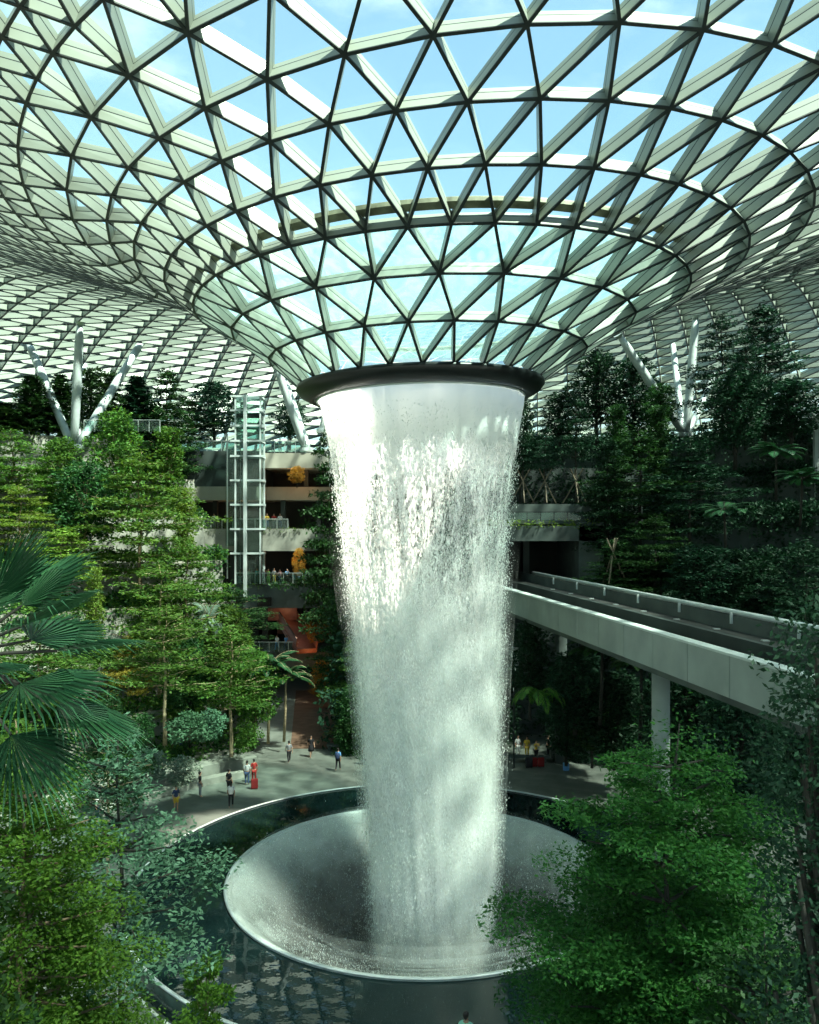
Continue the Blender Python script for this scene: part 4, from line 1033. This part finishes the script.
# shrubs on the plaza planter
SH = [('bush_b', 118, 51, 722, 40, 'silver', 'pale spiky shrub in the left planter beside the slim trunk'), ('bush_a', 140, 53, 716, 40, 'dark', 'dark shrub behind the seated person'),
      ('fern', 112, 53, 708, 36, 'silver', 'silvery strap leaved plant left in the planter'), ('bush_b', 190, 55, 716, 50, 'blue', 'blue green shrub at the steps above the plaza'),
      ('bush_a', 212, 56, 712, 40, 'blue', 'blue green shrub before the thin double trunk'), ('bush_b', 150, 46, 752, 44, 'silver', 'low pale shrub spilling over the bench'),
      ('bush_a', 182, 47, 758, 44, 'silver', 'pale flat shrub in front of the planter wall'), ('bush_b', 128, 45, 778, 46, 'silver', 'pale shrub at the left end of the bench'),
      ('bush_a', 248, 60, 726, 36, 'mid', 'green shrub at the right end of the planter'), ('bush_b', 16, 80, 520, 60, 'bright', 'glowing yellow green shrub on the far left wall'),
      ('bush_b', 356, 66, 716, 40, 'dark', 'dark hedge shrub beside the brown path'), ('bush_a', 345, 72, 700, 34, 'dark', 'hedge shrub farther along the brown path')]
for k, px, Y, yt, wp, mat, lb in SH:
    x = (px - 409.5) / F * Y; rr = math.hypot(x - AX, Y - AY)
    plant(k, (x, Y, max(0, CAMH - (yt + 16 - HY) / F * Y - .6)), 16 / F * Y * 1.6, wpx if False else wp / F * Y, mat, lb, 'shrub')

# ------------------------------------------------------------------ undergrowth (uncountable)
def undergrowth(name, rng, mat, seed, n, amin, amax, tiers, size=.34, hang=True):
    rs = np.random.RandomState(seed); P = []; Dn = []
    for i in tiers:
        R = TIERS[i][0]; z = TIERS[i][1]; R1 = TIERS[i + 1][0] if i < 7 else R + 5
        lo, hi = max(amin, rng[i][0]), min(amax, rng[i][1] + (0 if i < 3 else 0))
        cnt = int(n * (hi - lo) / 40 * R / 45)
        for k in range(cnt):
            a = math.radians(rs.uniform(lo, hi)); u = rs.uniform(0, 1) ** 1.6; r = R + .4 + (R1 - R) * u
            rad = rs.uniform(.5, 1.15); c = np.array([AX + r * math.sin(a), AY + r * math.cos(a), z + rad * .35])
            v = rs.normal(size=(46, 3)); v /= np.linalg.norm(v, axis=1)[:, None]; v[:, 2] = np.abs(v[:, 2]) * rs.uniform(.6, 1.5)
            P.append(c + v * rad); Dn.append(v)
            if hang and rs.uniform() < .4:   # creeper over the wall edge
                m_ = 30; dz = rs.uniform(.5, 3.0) * rs.uniform(0, 1, m_)
                P.append(np.stack([AX + (R - .12) * np.sin(a + rs.normal(size=m_) * .012), AY + (R - .12) * np.cos(a + rs.normal(size=m_) * .012), z + .3 - dz], 1)); Dn.append(np.tile([0, 0, -.6], (m_, 1)))
    me = quads_mesh(name, leaves(np.concatenate(P), size, rs, .35, .5, np.concatenate(Dn) * .5), L1[mat])
    o = link(name, me); o['kind'] = 'stuff'; return o
u = undergrowth('undergrowth', RANGE_L, 'mid', 21, 115, -72, -15, range(0, 8)); tag(u, 'mixed green undergrowth covering the left terraces', 'undergrowth')
u = undergrowth('undergrowth', RANGE_L, 'dark', 22, 60, -72, -15, range(0, 6), .45); tag(u, 'darker broad leaved undergrowth between the left terrace trees', 'undergrowth')
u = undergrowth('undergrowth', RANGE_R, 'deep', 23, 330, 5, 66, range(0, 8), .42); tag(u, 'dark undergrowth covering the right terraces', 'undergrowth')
def patch(name, boxes, mat, seed, size, label, dens=26):
    rs = np.random.RandomState(seed); P = []
    for x0, x1, y0, y1, z0, z1 in boxes:
        n = int(dens * max(1, (x1 - x0) * (y1 - y0) + (x1 - x0) * (z1 - z0)))
        P.append(np.stack([rs.uniform(x0, x1, n), rs.uniform(y0, y1, n), rs.uniform(z0, z1, n)], 1))
    me = quads_mesh(name, leaves(np.concatenate(P), size, rs, .4, .5), L1[mat]); o = link(name, me); o['kind'] = 'stuff'; tag(o, label, 'planting')
patch('groundcover', [(XP(470), XP(604), 71.7, 73.2, ZP(529), ZP(520))], 'bright', 31, .3, 'yellow green groundcover strip above the train portal', 18)
patch('groundcover', [(XP(480), XP(640, 82), 78, 81, 19, 23.5)], 'deep', 32, .4, 'dark planting on the wall behind the staked trees', 22)
patch('groundcover', [(XP(470), XP(604), 71.2, 72, 0, 10.5), (2.5, 9, 66, 70, 0, 4)], 'deep', 33, .4, 'dark planting under the train portal', 16)
def slabtop(px0, px1, Y, py, hang=.5): 
    z = CAMH - (py - HY) / F * Y
    return ((px0 - 409.5) / F * Y, (px1 - 409.5) / F * Y, Y - .25, Y + .35, z - hang, z + .25)
patch('groundcover', [slabtop(200, 300, BY - 1.5, 529)], 'mid', 34, .22, 'trailing plants on the sunlit balcony edge', 22)
patch('groundcover', [slabtop(232, 318, BY - 3, 585, .3)], 'bright', 35, .22, 'bright trailing plants on the crowded balcony edge', 22)
patch('groundcover', [slabtop(262, 335, BY - 5, 652, .3)], 'dark', 36, .25, 'trailing plants on the lower deck edge', 16)
patch('hedge', [(-4.4, -2.8, 64, 70, 0, 2.2), (-5.6, -3.8, 70, 76, 0, 2.4), (-7.2, -5, 76, 84, 0, 2.6)], 'dark', 37, .3, 'clipped dark hedge along the right of the brown path', 40)
patch('hill_planting', [(-7.5, 3, 67, 69, 0, 5), (-7, 3, 70, 72, 4, 9), (-7, 4, 73, 75, 8, 12.5), (-6, 5, 77, 80, 11, 17), (-5, 6, 82, 85, 15, 21), (-5, 8, 87, 91, 19, 25)], 'deep', 38, .5, 'dark planted hillside glimpsed behind the falling water', 18)

# ------------------------------------------------------------------ foreground plants
def fore(mb, Q, mat, loc, name, label, cat, bark, parts=('trunk', 'foliage')):
    r = root(name, loc, 0, label, cat)
    mb.build(parts[0], M[bark], r, True); link(parts[1], quads_mesh(parts[1], Q, L1[mat]), r); return r
# big tree lower right: tiers of fine leaves
mb, Q = layered(41, 13.9, 8.8, 13, .2, .13, 2.1, thick=.2)
fore(mb, Q, 'fore', ((672 - 409.5) / F * 19, 19, 0), 'layered_tree', 'big fine leaved tree filling the lower right in front of the pool', 'tree', 'barkdark')
mb, Q = layered(42, 11.0, 5.6, 14, .25, .14, 1.8, thick=.3)
fore(mb, Q, 'dark', ((760 - 409.5) / F * 15, 15, 0), 'layered_tree', 'shaded fine leaved tree at the bottom right corner', 'tree', 'barkdark')
mb, Q = blobby(43, 17.8, 4.2, .25, .11, 110, 1.1, .2, True)
fore(mb, Q, 'deep', ((842 - 409.5) / F * 11.5, 11.5, 0), 'broadleaf_tree', 'near dark glossy tree cut by the right edge of the view', 'tree', 'barkdark')
# lower left
mb, Q = layered(44, 14.2, 6.0, 18, .2, .13, 2.0, thick=.3)
fore(mb, Q, 'forebright', ((20 - 409.5) / F * 18, 18, 0), 'layered_tree', 'bright green fine leaved tree at the lower left corner', 'tree', 'bark')
mb, Q = blobby(45, 13.2, 4.2, .3, .17, 46, 1.6, .35)
fore(mb, Q, 'dark', ((-75 - 409.5) / F * 14, 14, 0), 'broadleaf_tree', 'dark broad leaved tree cut by the left edge below the palm', 'tree', 'barkdark')
mb, Q = layered(46, 12.6, 5.0, 7, .52, .19, .95, thick=.2)
fore(mb, Q, 'blue', ((121 - 409.5) / F * 23, 23, 0), 'layered_tree', 'slender open tree with blue green leaves in front of the pool', 'tree', 'barkdark')
mb, Q = blobby(47, 4.4, 2.0, .2, .16, 14, 1.2, .3)
fore(mb, Q, 'forebright', ((205 - 409.5) / F * 27, 27, 0), 'broadleaf_tree', 'small bright treetop at the bottom beside the pool wall', 'tree', 'bark')
# fan palm near left
rs = np.random.RandomState(50); mb = MB(); Q = []
pc = Vector(((-48 - 409.5) / F * 9, 9, 0)); top = Vector((0, 0, 17.0))
mb.tube([(0, 0, 0), (0, 0, 9), (0, 0, 17)], [.16, .13, .12], 10)
for az, el, Lp, R, tl in ((.15, 1.05, .9, .95, -.2), (.5, .75, 1.0, .95, .2), (-.25, .5, 1.1, .95, .1), (.2, .15, 1.15, 1.0, -.15), (-.5, -.05, 1.2, .95, .2), (.1, -.35, 1.25, .95, 0), (-.3, -.7, 1.1, .9, .2),
                          (1.2, .8, .9, .9, 0), (1.0, .2, 1.0, .95, .3), (-1.1, .7, .9, .9, .1), (-1.0, .1, 1.0, .9, .1), (.7, -.4, 1.1, .9, 0), (2.4, .6, 1, .9, 0), (3.3, .4, 1, .9, 0), (-2.2, .5, 1, .9, 0), (-1.7, .9, .9, .9, 0)):
    fan_leaf(Q, mb, top, az, el, Lp * .95, R * 1.2, rs, 34, 2.5, tl)
r = root('fan_palm', pc, 0, 'near fan palm with large folded fronds at the left edge', 'palm')
mb.build('trunk', M['barkdark'], r, True); link('foliage', quads_mesh('foliage', [[list(c) for c in q] for q in Q], L1['palm']), r)

# ------------------------------------------------------------------ people
def skin_mesh(verts, edges, radii, levels=1):
    me = bpy.data.meshes.new('sk'); me.from_pydata(verts, edges, []); o = bpy.data.objects.new('sk', me); COL.objects.link(o)
    md = o.modifiers.new('s', 'SKIN'); md.use_smooth_shade = True
    for i, r_ in enumerate(radii): me.skin_vertices[0].data[i].radius = r_ if hasattr(r_, '__len__') else (r_, r_)
    me.skin_vertices[0].data[0].use_root = True
    s2 = o.modifiers.new('ss', 'SUBSURF'); s2.levels = levels
    dg = bpy.context.evaluated_depsgraph_get(); dg.update(); ev = o.evaluated_get(dg); m2 = bpy.data.meshes.new_from_object(ev)
    bpy.data.objects.remove(o); bpy.data.meshes.remove(me); m2.materials.clear(); return m2
POSE = {  # elbow, wrist (right side, x mirrored), hip->knee, ankle ; left/right pairs
 'stand': dict(arms=(((.22, .02, 1.13), (.23, -.06, .89)), ((.22, .02, 1.13), (.23, -.06, .89))), legs=(((.10, -.02, .48), (.10, 0, .07)), ((.10, -.02, .48), (.10, 0, .07)))),
 'walk': dict(arms=(((.22, .10, 1.14), (.23, .12, .90)), ((.22, -.08, 1.14), (.22, -.24, .94))), legs=(((.10, -.16, .50), (.10, -.24, .08)), ((.10, .06, .48), (.10, .28, .14)))),
 'photo': dict(arms=(((.23, -.14, 1.22), (.10, -.32, 1.46)), ((.23, -.14, 1.22), (.10, -.32, 1.46))), legs=(((.10, -.02, .48), (.12, 0, .07)), ((.10, -.02, .48), (.10, 0, .07)))),
 'lean': dict(arms=(((.24, -.12, 1.16), (.20, -.34, 1.08)), ((.24, -.10, 1.16), (.18, -.34, 1.08))), legs=(((.10, -.02, .48), (.10, .04, .07)), ((.10, -.06, .48), (.12, 0, .07)))),
 'sit': dict(arms=(((.22, -.06, .70), (.14, -.28, .60)), ((.22, -.06, .70), (.14, -.28, .60))), legs=(((.12, -.42, .48), (.12, -.44, .07)), ((.12, -.42, .48), (.12, -.40, .07)))),
}
BODY = {}
def body_parts(pose):
    if pose in BODY: return BODY[pose]
    P = POSE[pose]; dz = -.44 if pose == 'sit' else 0
    V = [(0, 0, .94 + dz), (0, .0, 1.10 + dz), (0, 0, 1.28 + dz), (0, 0, 1.41 + dz), (0, -.01, 1.49 + dz), (0, -.02, 1.56 + dz), (0, -.025, 1.63 + dz), (0, -.015, 1.70 + dz)]
    Rr = [(.135, .10), (.115, .085), (.14, .095), (.075, .06), (.048, .048), (.068, .075), (.078, .092), (.05, .06)]
    E = [(i, i + 1) for i in range(7)]
    sh = {'arms': [], 'legs': []}
    def av(p, r): V.append(tuple(p)); Rr.append(r); return len(V) - 1
    nose = av((0, -.125, 1.60 + dz), .014); E.append((6, nose))
    for s, (el, wr) in zip((-1, 1), P['arms']):
        a = av((s * .165, 0, 1.385 + dz), (.055, .055)); E.append((3, a)); b = av((s * el[0], el[1], el[2]), (.04, .04)); E.append((a, b))
        c = av((s * wr[0], wr[1], wr[2]), (.026, .026)); E.append((b, c)); d = (Vector(V[c]) - Vector(V[b])).normalized()
        side = d.cross(Vector((s, 0, 0))); side = (side if side.length > .1 else Vector((0, 1, 0))).normalized()
        h = av(Vector(V[c]) + d * .07, (.036, .02)); E.append((c, h))
        for q, (off, ln) in enumerate(((-.030, .062), (-.010, .078), (.010, .074), (.030, .058))):
            k1 = av(Vector(V[h]) + d * .035 + side * off, .009); k2 = av(Vector(V[k1]) + d * ln * .6 + Vector((-s * .01, 0, 0)), .008); k3 = av(Vector(V[k2]) + d * ln * .35 + Vector((-s * .02, 0, 0)), .007)
            E += [(h, k1), (k1, k2), (k2, k3)]
        k1 = av(Vector(V[c]) + d * .035 - side * .042, .010); k2 = av(Vector(V[k1]) + d * .045 - side * .015, .009); E += [(c, k1), (k1, k2)]
        sh['arms'].append((a, b, c))
    for s, (kn, an) in zip((-1, 1), P['legs']):
        hp = av((s * .09, 0, .88 + dz), (.085, .085)); E.append((0, hp)); k = av((s * kn[0], kn[1], kn[2]), (.056, .056)); E.append((hp, k))
        m_ = av((Vector(V[k]) * .6 + Vector((s * an[0], an[1], an[2])) * .4 + Vector((0, .012, 0))), (.05, .05)); E.append((k, m_))
        n_ = av((s * an[0], an[1], an[2] + .01), (.033, .035)); E.append((m_, n_)); f_ = av((s * an[0], an[1] - .14, an[2] - .035), (.036, .022)); E.append((n_, f_))
        sh['legs'].append((hp, k, m_, n_))
    body = skin_mesh(V, E, Rr)
    g = lambda r, e: (r[0] + e, r[1] + e)
    # top: torso with sleeves
    tv = [V[0], V[1], V[2], V[3]]; tr = [g(Rr[0], .018), g(Rr[1], .022), g(Rr[2], .018), (.085, .07)]; te = [(0, 1), (1, 2), (2, 3)]
    for a, b, c in sh['arms']:
        i = len(tv); mid = tuple(Vector(V[a]).lerp(Vector(V[b]), .95)); tv += [V[a], mid]; tr += [(.068, .068), (.054, .054)]; te += [(3, i), (i, i + 1)]
    top = skin_mesh(tv, te, tr)
    lv = [V[0]]; lr = [g(Rr[0], .02)]; le = []; hv = [V[0]]; hr = [g(Rr[0], .02)]; he = []
    for hp, k, m_, n_ in sh['legs']:
        i = len(lv); lv += [V[hp], V[k], V[m_], tuple(Vector(V[n_]) + Vector((0, 0, .03)))]; lr += [(.10, .10), (.070, .070), (.060, .060), (.052, .052)]; le += [(0, i), (i, i + 1), (i + 1, i + 2), (i + 2, i + 3)]
        i = len(hv); hv += [V[hp], tuple(Vector(V[hp]).lerp(Vector(V[k]), .8))]; hr += [(.10, .10), (.085, .085)]; he += [(0, i), (i, i + 1)]
    leg = skin_mesh(lv, le, lr); short = skin_mesh(hv, he, hr)
    mb = MB(); mb.lathe([(.12, 1.02 + dz), (.165, .90 + dz), (.21, .7 + dz), (.25, .5 + dz if pose != 'sit' else .4), (.24, .5 + dz if pose != 'sit' else .4), (.2, .7 + dz), (.15, .9 + dz)], 20)
    skirt = mb.mesh('skirt', [])
    def cap(long):
        mb = MB(); n = 14; o = 0
        for i in range(9):
            ph = -PI / 2 + PI * i / 8
            for k in range(n):
                a = 2 * PI * k / n; back = max(0, math.sin(a))
                r_ = .098 * math.cos(ph) + (.0 if not long else 0)
                x = r_ * math.cos(a) * .95; y = r_ * math.sin(a) * 1.08 + .012; z = 1.665 + dz + .075 * math.sin(ph)
                if ph < 0: z -= back * (.11 + (.22 if long else 0)) * (-math.sin(ph)); y = y if back > 0 else y * .55 - .01
                mb.v.append((x, y, z))
        for i in range(8):
            for k in range(n): mb.f.append((i * n + k, i * n + (k + 1) % n, (i + 1) * n + (k + 1) % n, (i + 1) * n + k)); mb.m.append(0)
        return mb.mesh('hair', [], True)
    BODY[pose] = dict(body=body, shirt=top, trousers=leg, shorts=short, skirt=skirt, hair=cap(False), long=cap(True)); return BODY[pose]
def person(x, y, z, face, pose, top, bottom, label, hair='hair', bot='trousers', scale=1., longhair=False, group=None):
    """face: heading in degrees, 0 = looks towards the camera (-Y)"""
    b = body_parts(pose); r = root('person', (x, y, z), math.radians(face), label, 'person', group); r.scale = (scale,) * 3
    for nm, key, mt in (('body', 'body', 'skin'), ('shirt', 'shirt', top), (bot, bot, bottom), ('hair', 'long' if longhair else 'hair', hair)):
        me = b[key].copy(); me.materials.clear(); me.materials.append(M[mt]); o = link(nm, me, r)
        for p_ in me.polygons: p_.use_smooth = True
    return r
def PP(px, py, z=0):
    Y = F * (CAMH - z) / (py - HY); return (px - 409.5) / F * Y, Y, z
plaza = [
 (311, 757, 20, 'walk', 'blackc', 'blackc', 'woman in a short black outfit walking at the mouth of the brown path', 'skirt', True),
 (289, 763, -160, 'walk', 'grey', 'blackc', 'man in a pale jacket and dark trousers walking to the brown path', 'trousers', False),
 (338, 771, 170, 'walk', 'blue', 'blackc', 'person with a backpack seen from behind beside the falling water', 'trousers', False),
 (247, 785, 180, 'stand', 'white', 'denim', 'person in white shirt and jeans beside a red suitcase', 'trousers', False),
 (254, 783, 200, 'stand', 'red', 'red', 'person dressed in red next to the person in white', 'trousers', False),
 (231, 808, 190, 'walk', 'white', 'blackc', 'woman in white top and black trousers nearest the pool edge', 'trousers', True),
 (229, 794, 150, 'stand', 'blackc', 'blackc', 'person in black standing behind the woman in white', 'trousers', False),
 (176, 812, 40, 'stand', 'navy', 'yellow', 'person in yellow shorts half hidden by blue green leaves', 'shorts', False),
 (200, 797, 120, 'stand', 'blackc', 'grey', 'dark clothed person beside the low bench', 'trousers', False),
 (97, 822, 90, 'stand', 'white', 'navy', 'person in white near the left end of the plaza', 'trousers', False),
 (102, 848, 60, 'stand', 'beigec', 'red', 'person in pale top and red shorts behind the slender tree', 'shorts', False),
 (75, 852, 150, 'walk', 'navy', 'blackc', 'person in navy walking at the far left of the plaza', 'trousers', False),
 (365, 765, 180, 'stand', 'grey', 'grey', 'grey clothed person at the left edge of the water', 'trousers', False),
 (518, 757, 10, 'stand', 'white', 'white', 'figure all in white beyond the pool on the right'),
 (527, 758, -10, 'stand', 'yellow', 'yellow', 'figure all in yellow beside the one in white'),
 (536, 762, 30, 'photo', 'yellow', 'blackc', 'figure in black with raised yellow arms behind the red suitcases'),
 (548, 757, 60, 'stand', 'blackc', 'blackc', 'dark dressed person right of the red suitcases'),
]
for pz in plaza:
    px, py, f, ps, tp, bt, lb = pz[:7]; x, y, z = PP(px, py)
    person(x, y, z, f, ps, tp, bt, lb, bot=pz[7] if len(pz) > 7 else 'trousers', longhair=pz[8] if len(pz) > 8 else False)
# seated and stair figures
x, y, z = PP(148, 775, .45); person(x, y - .1, z + .02, 35, 'sit', 'white', 'blackc', 'person sitting on the curved bench in front of the planter')
x, y, z = PP(182, 754, .9); person(x, y, z, 20, 'lean', 'red', 'navy', 'man in a red shirt standing in shade on the steps', hair='hair')
# man close to the lower pool edge
q = Pt(466, 1016, 23.6); person(q.x, 23.6, q.z - 1.6, 160, 'stand', 'mint', 'navy', 'man in a mint shirt at the bottom edge below the pool')
# balcony crowd
crowd = [(240, 'beigec', 'white', 'person in beige with white shorts at the left end of the crowded balcony'), (249, 'white', 'pink', 'person in white with pink trousers second from left on the crowded balcony'),
         (257, 'teal', 'grey', 'person in teal on the crowded balcony, left of the one in lime'), (265, 'navy', 'denim', 'person in dark navy just behind the one in lime'),
         (268.5, 'lime', 'lime', 'person dressed all in bright lime on the crowded balcony'), (274, 'grey', 'yellow', 'person in grey with a yellow bag cloth right of the one in lime'),
         (280, 'pink', 'denim', 'person in pink top in the middle of the crowded balcony'), (287, 'blue', 'blackc', 'person in light blue on the crowded balcony'),
         (294, 'blackc', 'teal', 'person in black top leaning at the crowded balcony'), (299, 'grey', 'denim', 'tall person in grey near the right of the crowded balcony'),
         (306, 'blue', 'white', 'person in blue with white trousers at the right end of the crowded balcony')]
zc = CAMH - (585 - HY) / F * (BY - 3)
for i, (px, tp, bt, lb) in enumerate(crowd):
    Y = BY - 2.3 + (i % 3) * .35; person((px - 409.5) / F * Y, Y, zc, (-20, 15, 0, 30)[i % 4], ('lean', 'photo', 'stand')[i % 3], tp, bt, lb, scale=.96 + .03 * (i % 3))
zc = CAMH - (529 - HY) / F * (BY - 1.5)
for px, tp, bt, lb in ((236, 'blackc', 'blackc', 'person in black left on the balcony above the sunlit slab'), (203, 'white', 'white', 'white clothed person far left on the upper gallery'), (214, 'white', 'grey', 'person in white beside a column on the upper gallery'),
                       (267, 'yellow', 'denim', 'person in yellow on the upper gallery right of the lift'), (274, 'red', 'grey', 'person in red on the upper gallery right of the lift'), (280, 'white', 'denim', 'person in white on the upper gallery right of the lift')):
    Y = BY - .6; person((px - 409.5) / F * Y, Y, zc, 10, 'lean', tp, bt, lb)
zc = CAMH - (453 - HY) / F * (BY - .5)
for px, tp, bt, lb in ((273, 'blue', 'denim', 'person in blue on the top deck left of the others'), (280, 'blue', 'white', 'person in pale blue and white on the top deck'), (289, 'white', 'navy', 'person in white on the top deck by the columns')):
    Y = BY + .3; person((px - 409.5) / F * Y, Y, zc, 0, 'lean', tp, bt, lb)
zc = CAMH - (652 - HY) / F * (BY - 5)
for px, tp, bt, lb in ((277, 'white', 'blue', 'person in white on the lower deck by the escalator'), (286, 'blue', 'denim', 'person in blue on the lower deck by the escalator foot')):
    Y = BY - 4.4; person((px - 409.5) / F * Y, Y, zc, -20, 'walk', tp, bt, lb)

# luggage and bags
def suitcase(px, py, mat, label, s=1.):
    x, y, z = PP(px, py); r = root('suitcase', (x, y, 0), .2, label, 'suitcase'); r.scale = (s,) * 3
    mb = MB(); w2, d2 = .24, .13
    prof = [(-w2 + .04, -d2), (w2 - .04, -d2), (w2, -d2 + .04), (w2, d2 - .04), (w2 - .04, d2), (-w2 + .04, d2), (-w2, d2 - .04), (-w2, -d2 + .04)]
    for zz_, k in ((.06, .92), (.1, 1), (.66, 1), (.7, .92)): mb.v += [(a * k, b * k, zz_) for a, b in prof]
    for i in range(3):
        for k in range(8): mb.f.append((i * 8 + k, i * 8 + (k + 1) % 8, i * 8 + 8 + (k + 1) % 8, i * 8 + 8 + k)); mb.m.append(0)
    mb.f += [tuple(range(7, -1, -1)), tuple(range(24, 32))]; mb.m += [0, 0]
    mb.build('shell', M[mat], r)
    mb = MB(); mb.tube([(-.12, .1, .68), (-.12, .1, .98), (.12, .1, .98), (.12, .1, .68)], .012, 6); mb.build('handle', M['black'], r)
    for sx_ in (-1, 1):
        for sy_ in (-1, 1):
            mb = MB(); mb.tube([(sx_ * .18 - .015, sy_ * .08, .03), (sx_ * .18 + .015, sy_ * .08, .03)], .03, 10); mb.build('wheel', M['black'], r)
suitcase(254.5, 789, 'darkred', 'red suitcase beside the person in white and jeans')
suitcase(534, 767, 'darkred', 'left of two red suitcases beyond the pool', 1.); suitcase(541, 767, 'darkred', 'right of two red suitcases beyond the pool', 1.)
suitcase(529, 768, 'blackc', 'dark suitcase left of the red pair', 1.1); suitcase(566, 771, 'blue', 'blue suitcase right of the red pair', .9)
def backpack(px, py, h, mat, label, face, off=.2):
    x, y, z = PP(px, py); a = math.radians(face)
    r = root('backpack', (x - math.sin(a) * off, y + math.cos(a) * off, h), a, label, 'backpack')
    mb = MB(); mb.lathe([(.01, -.02), (.13, 0), (.17, .1), (.17, .3), (.12, .42), (.01, .46)], 14); o = mb.build('bag', M[mat], r, True); o.scale = (1, .65, 1)
    mb = MB(); mb.tube([(0, 0, .45), (.03, 0, .5), (-.03, 0, .5), (0, 0, .45)], .01, 5); mb.build('loop', M['black'], r)
backpack(338, 771, .98, 'navy', 'dark backpack on the person beside the falling water', 170)
backpack(231, 808, .98, 'white', 'white backpack on the woman nearest the pool edge', 190)
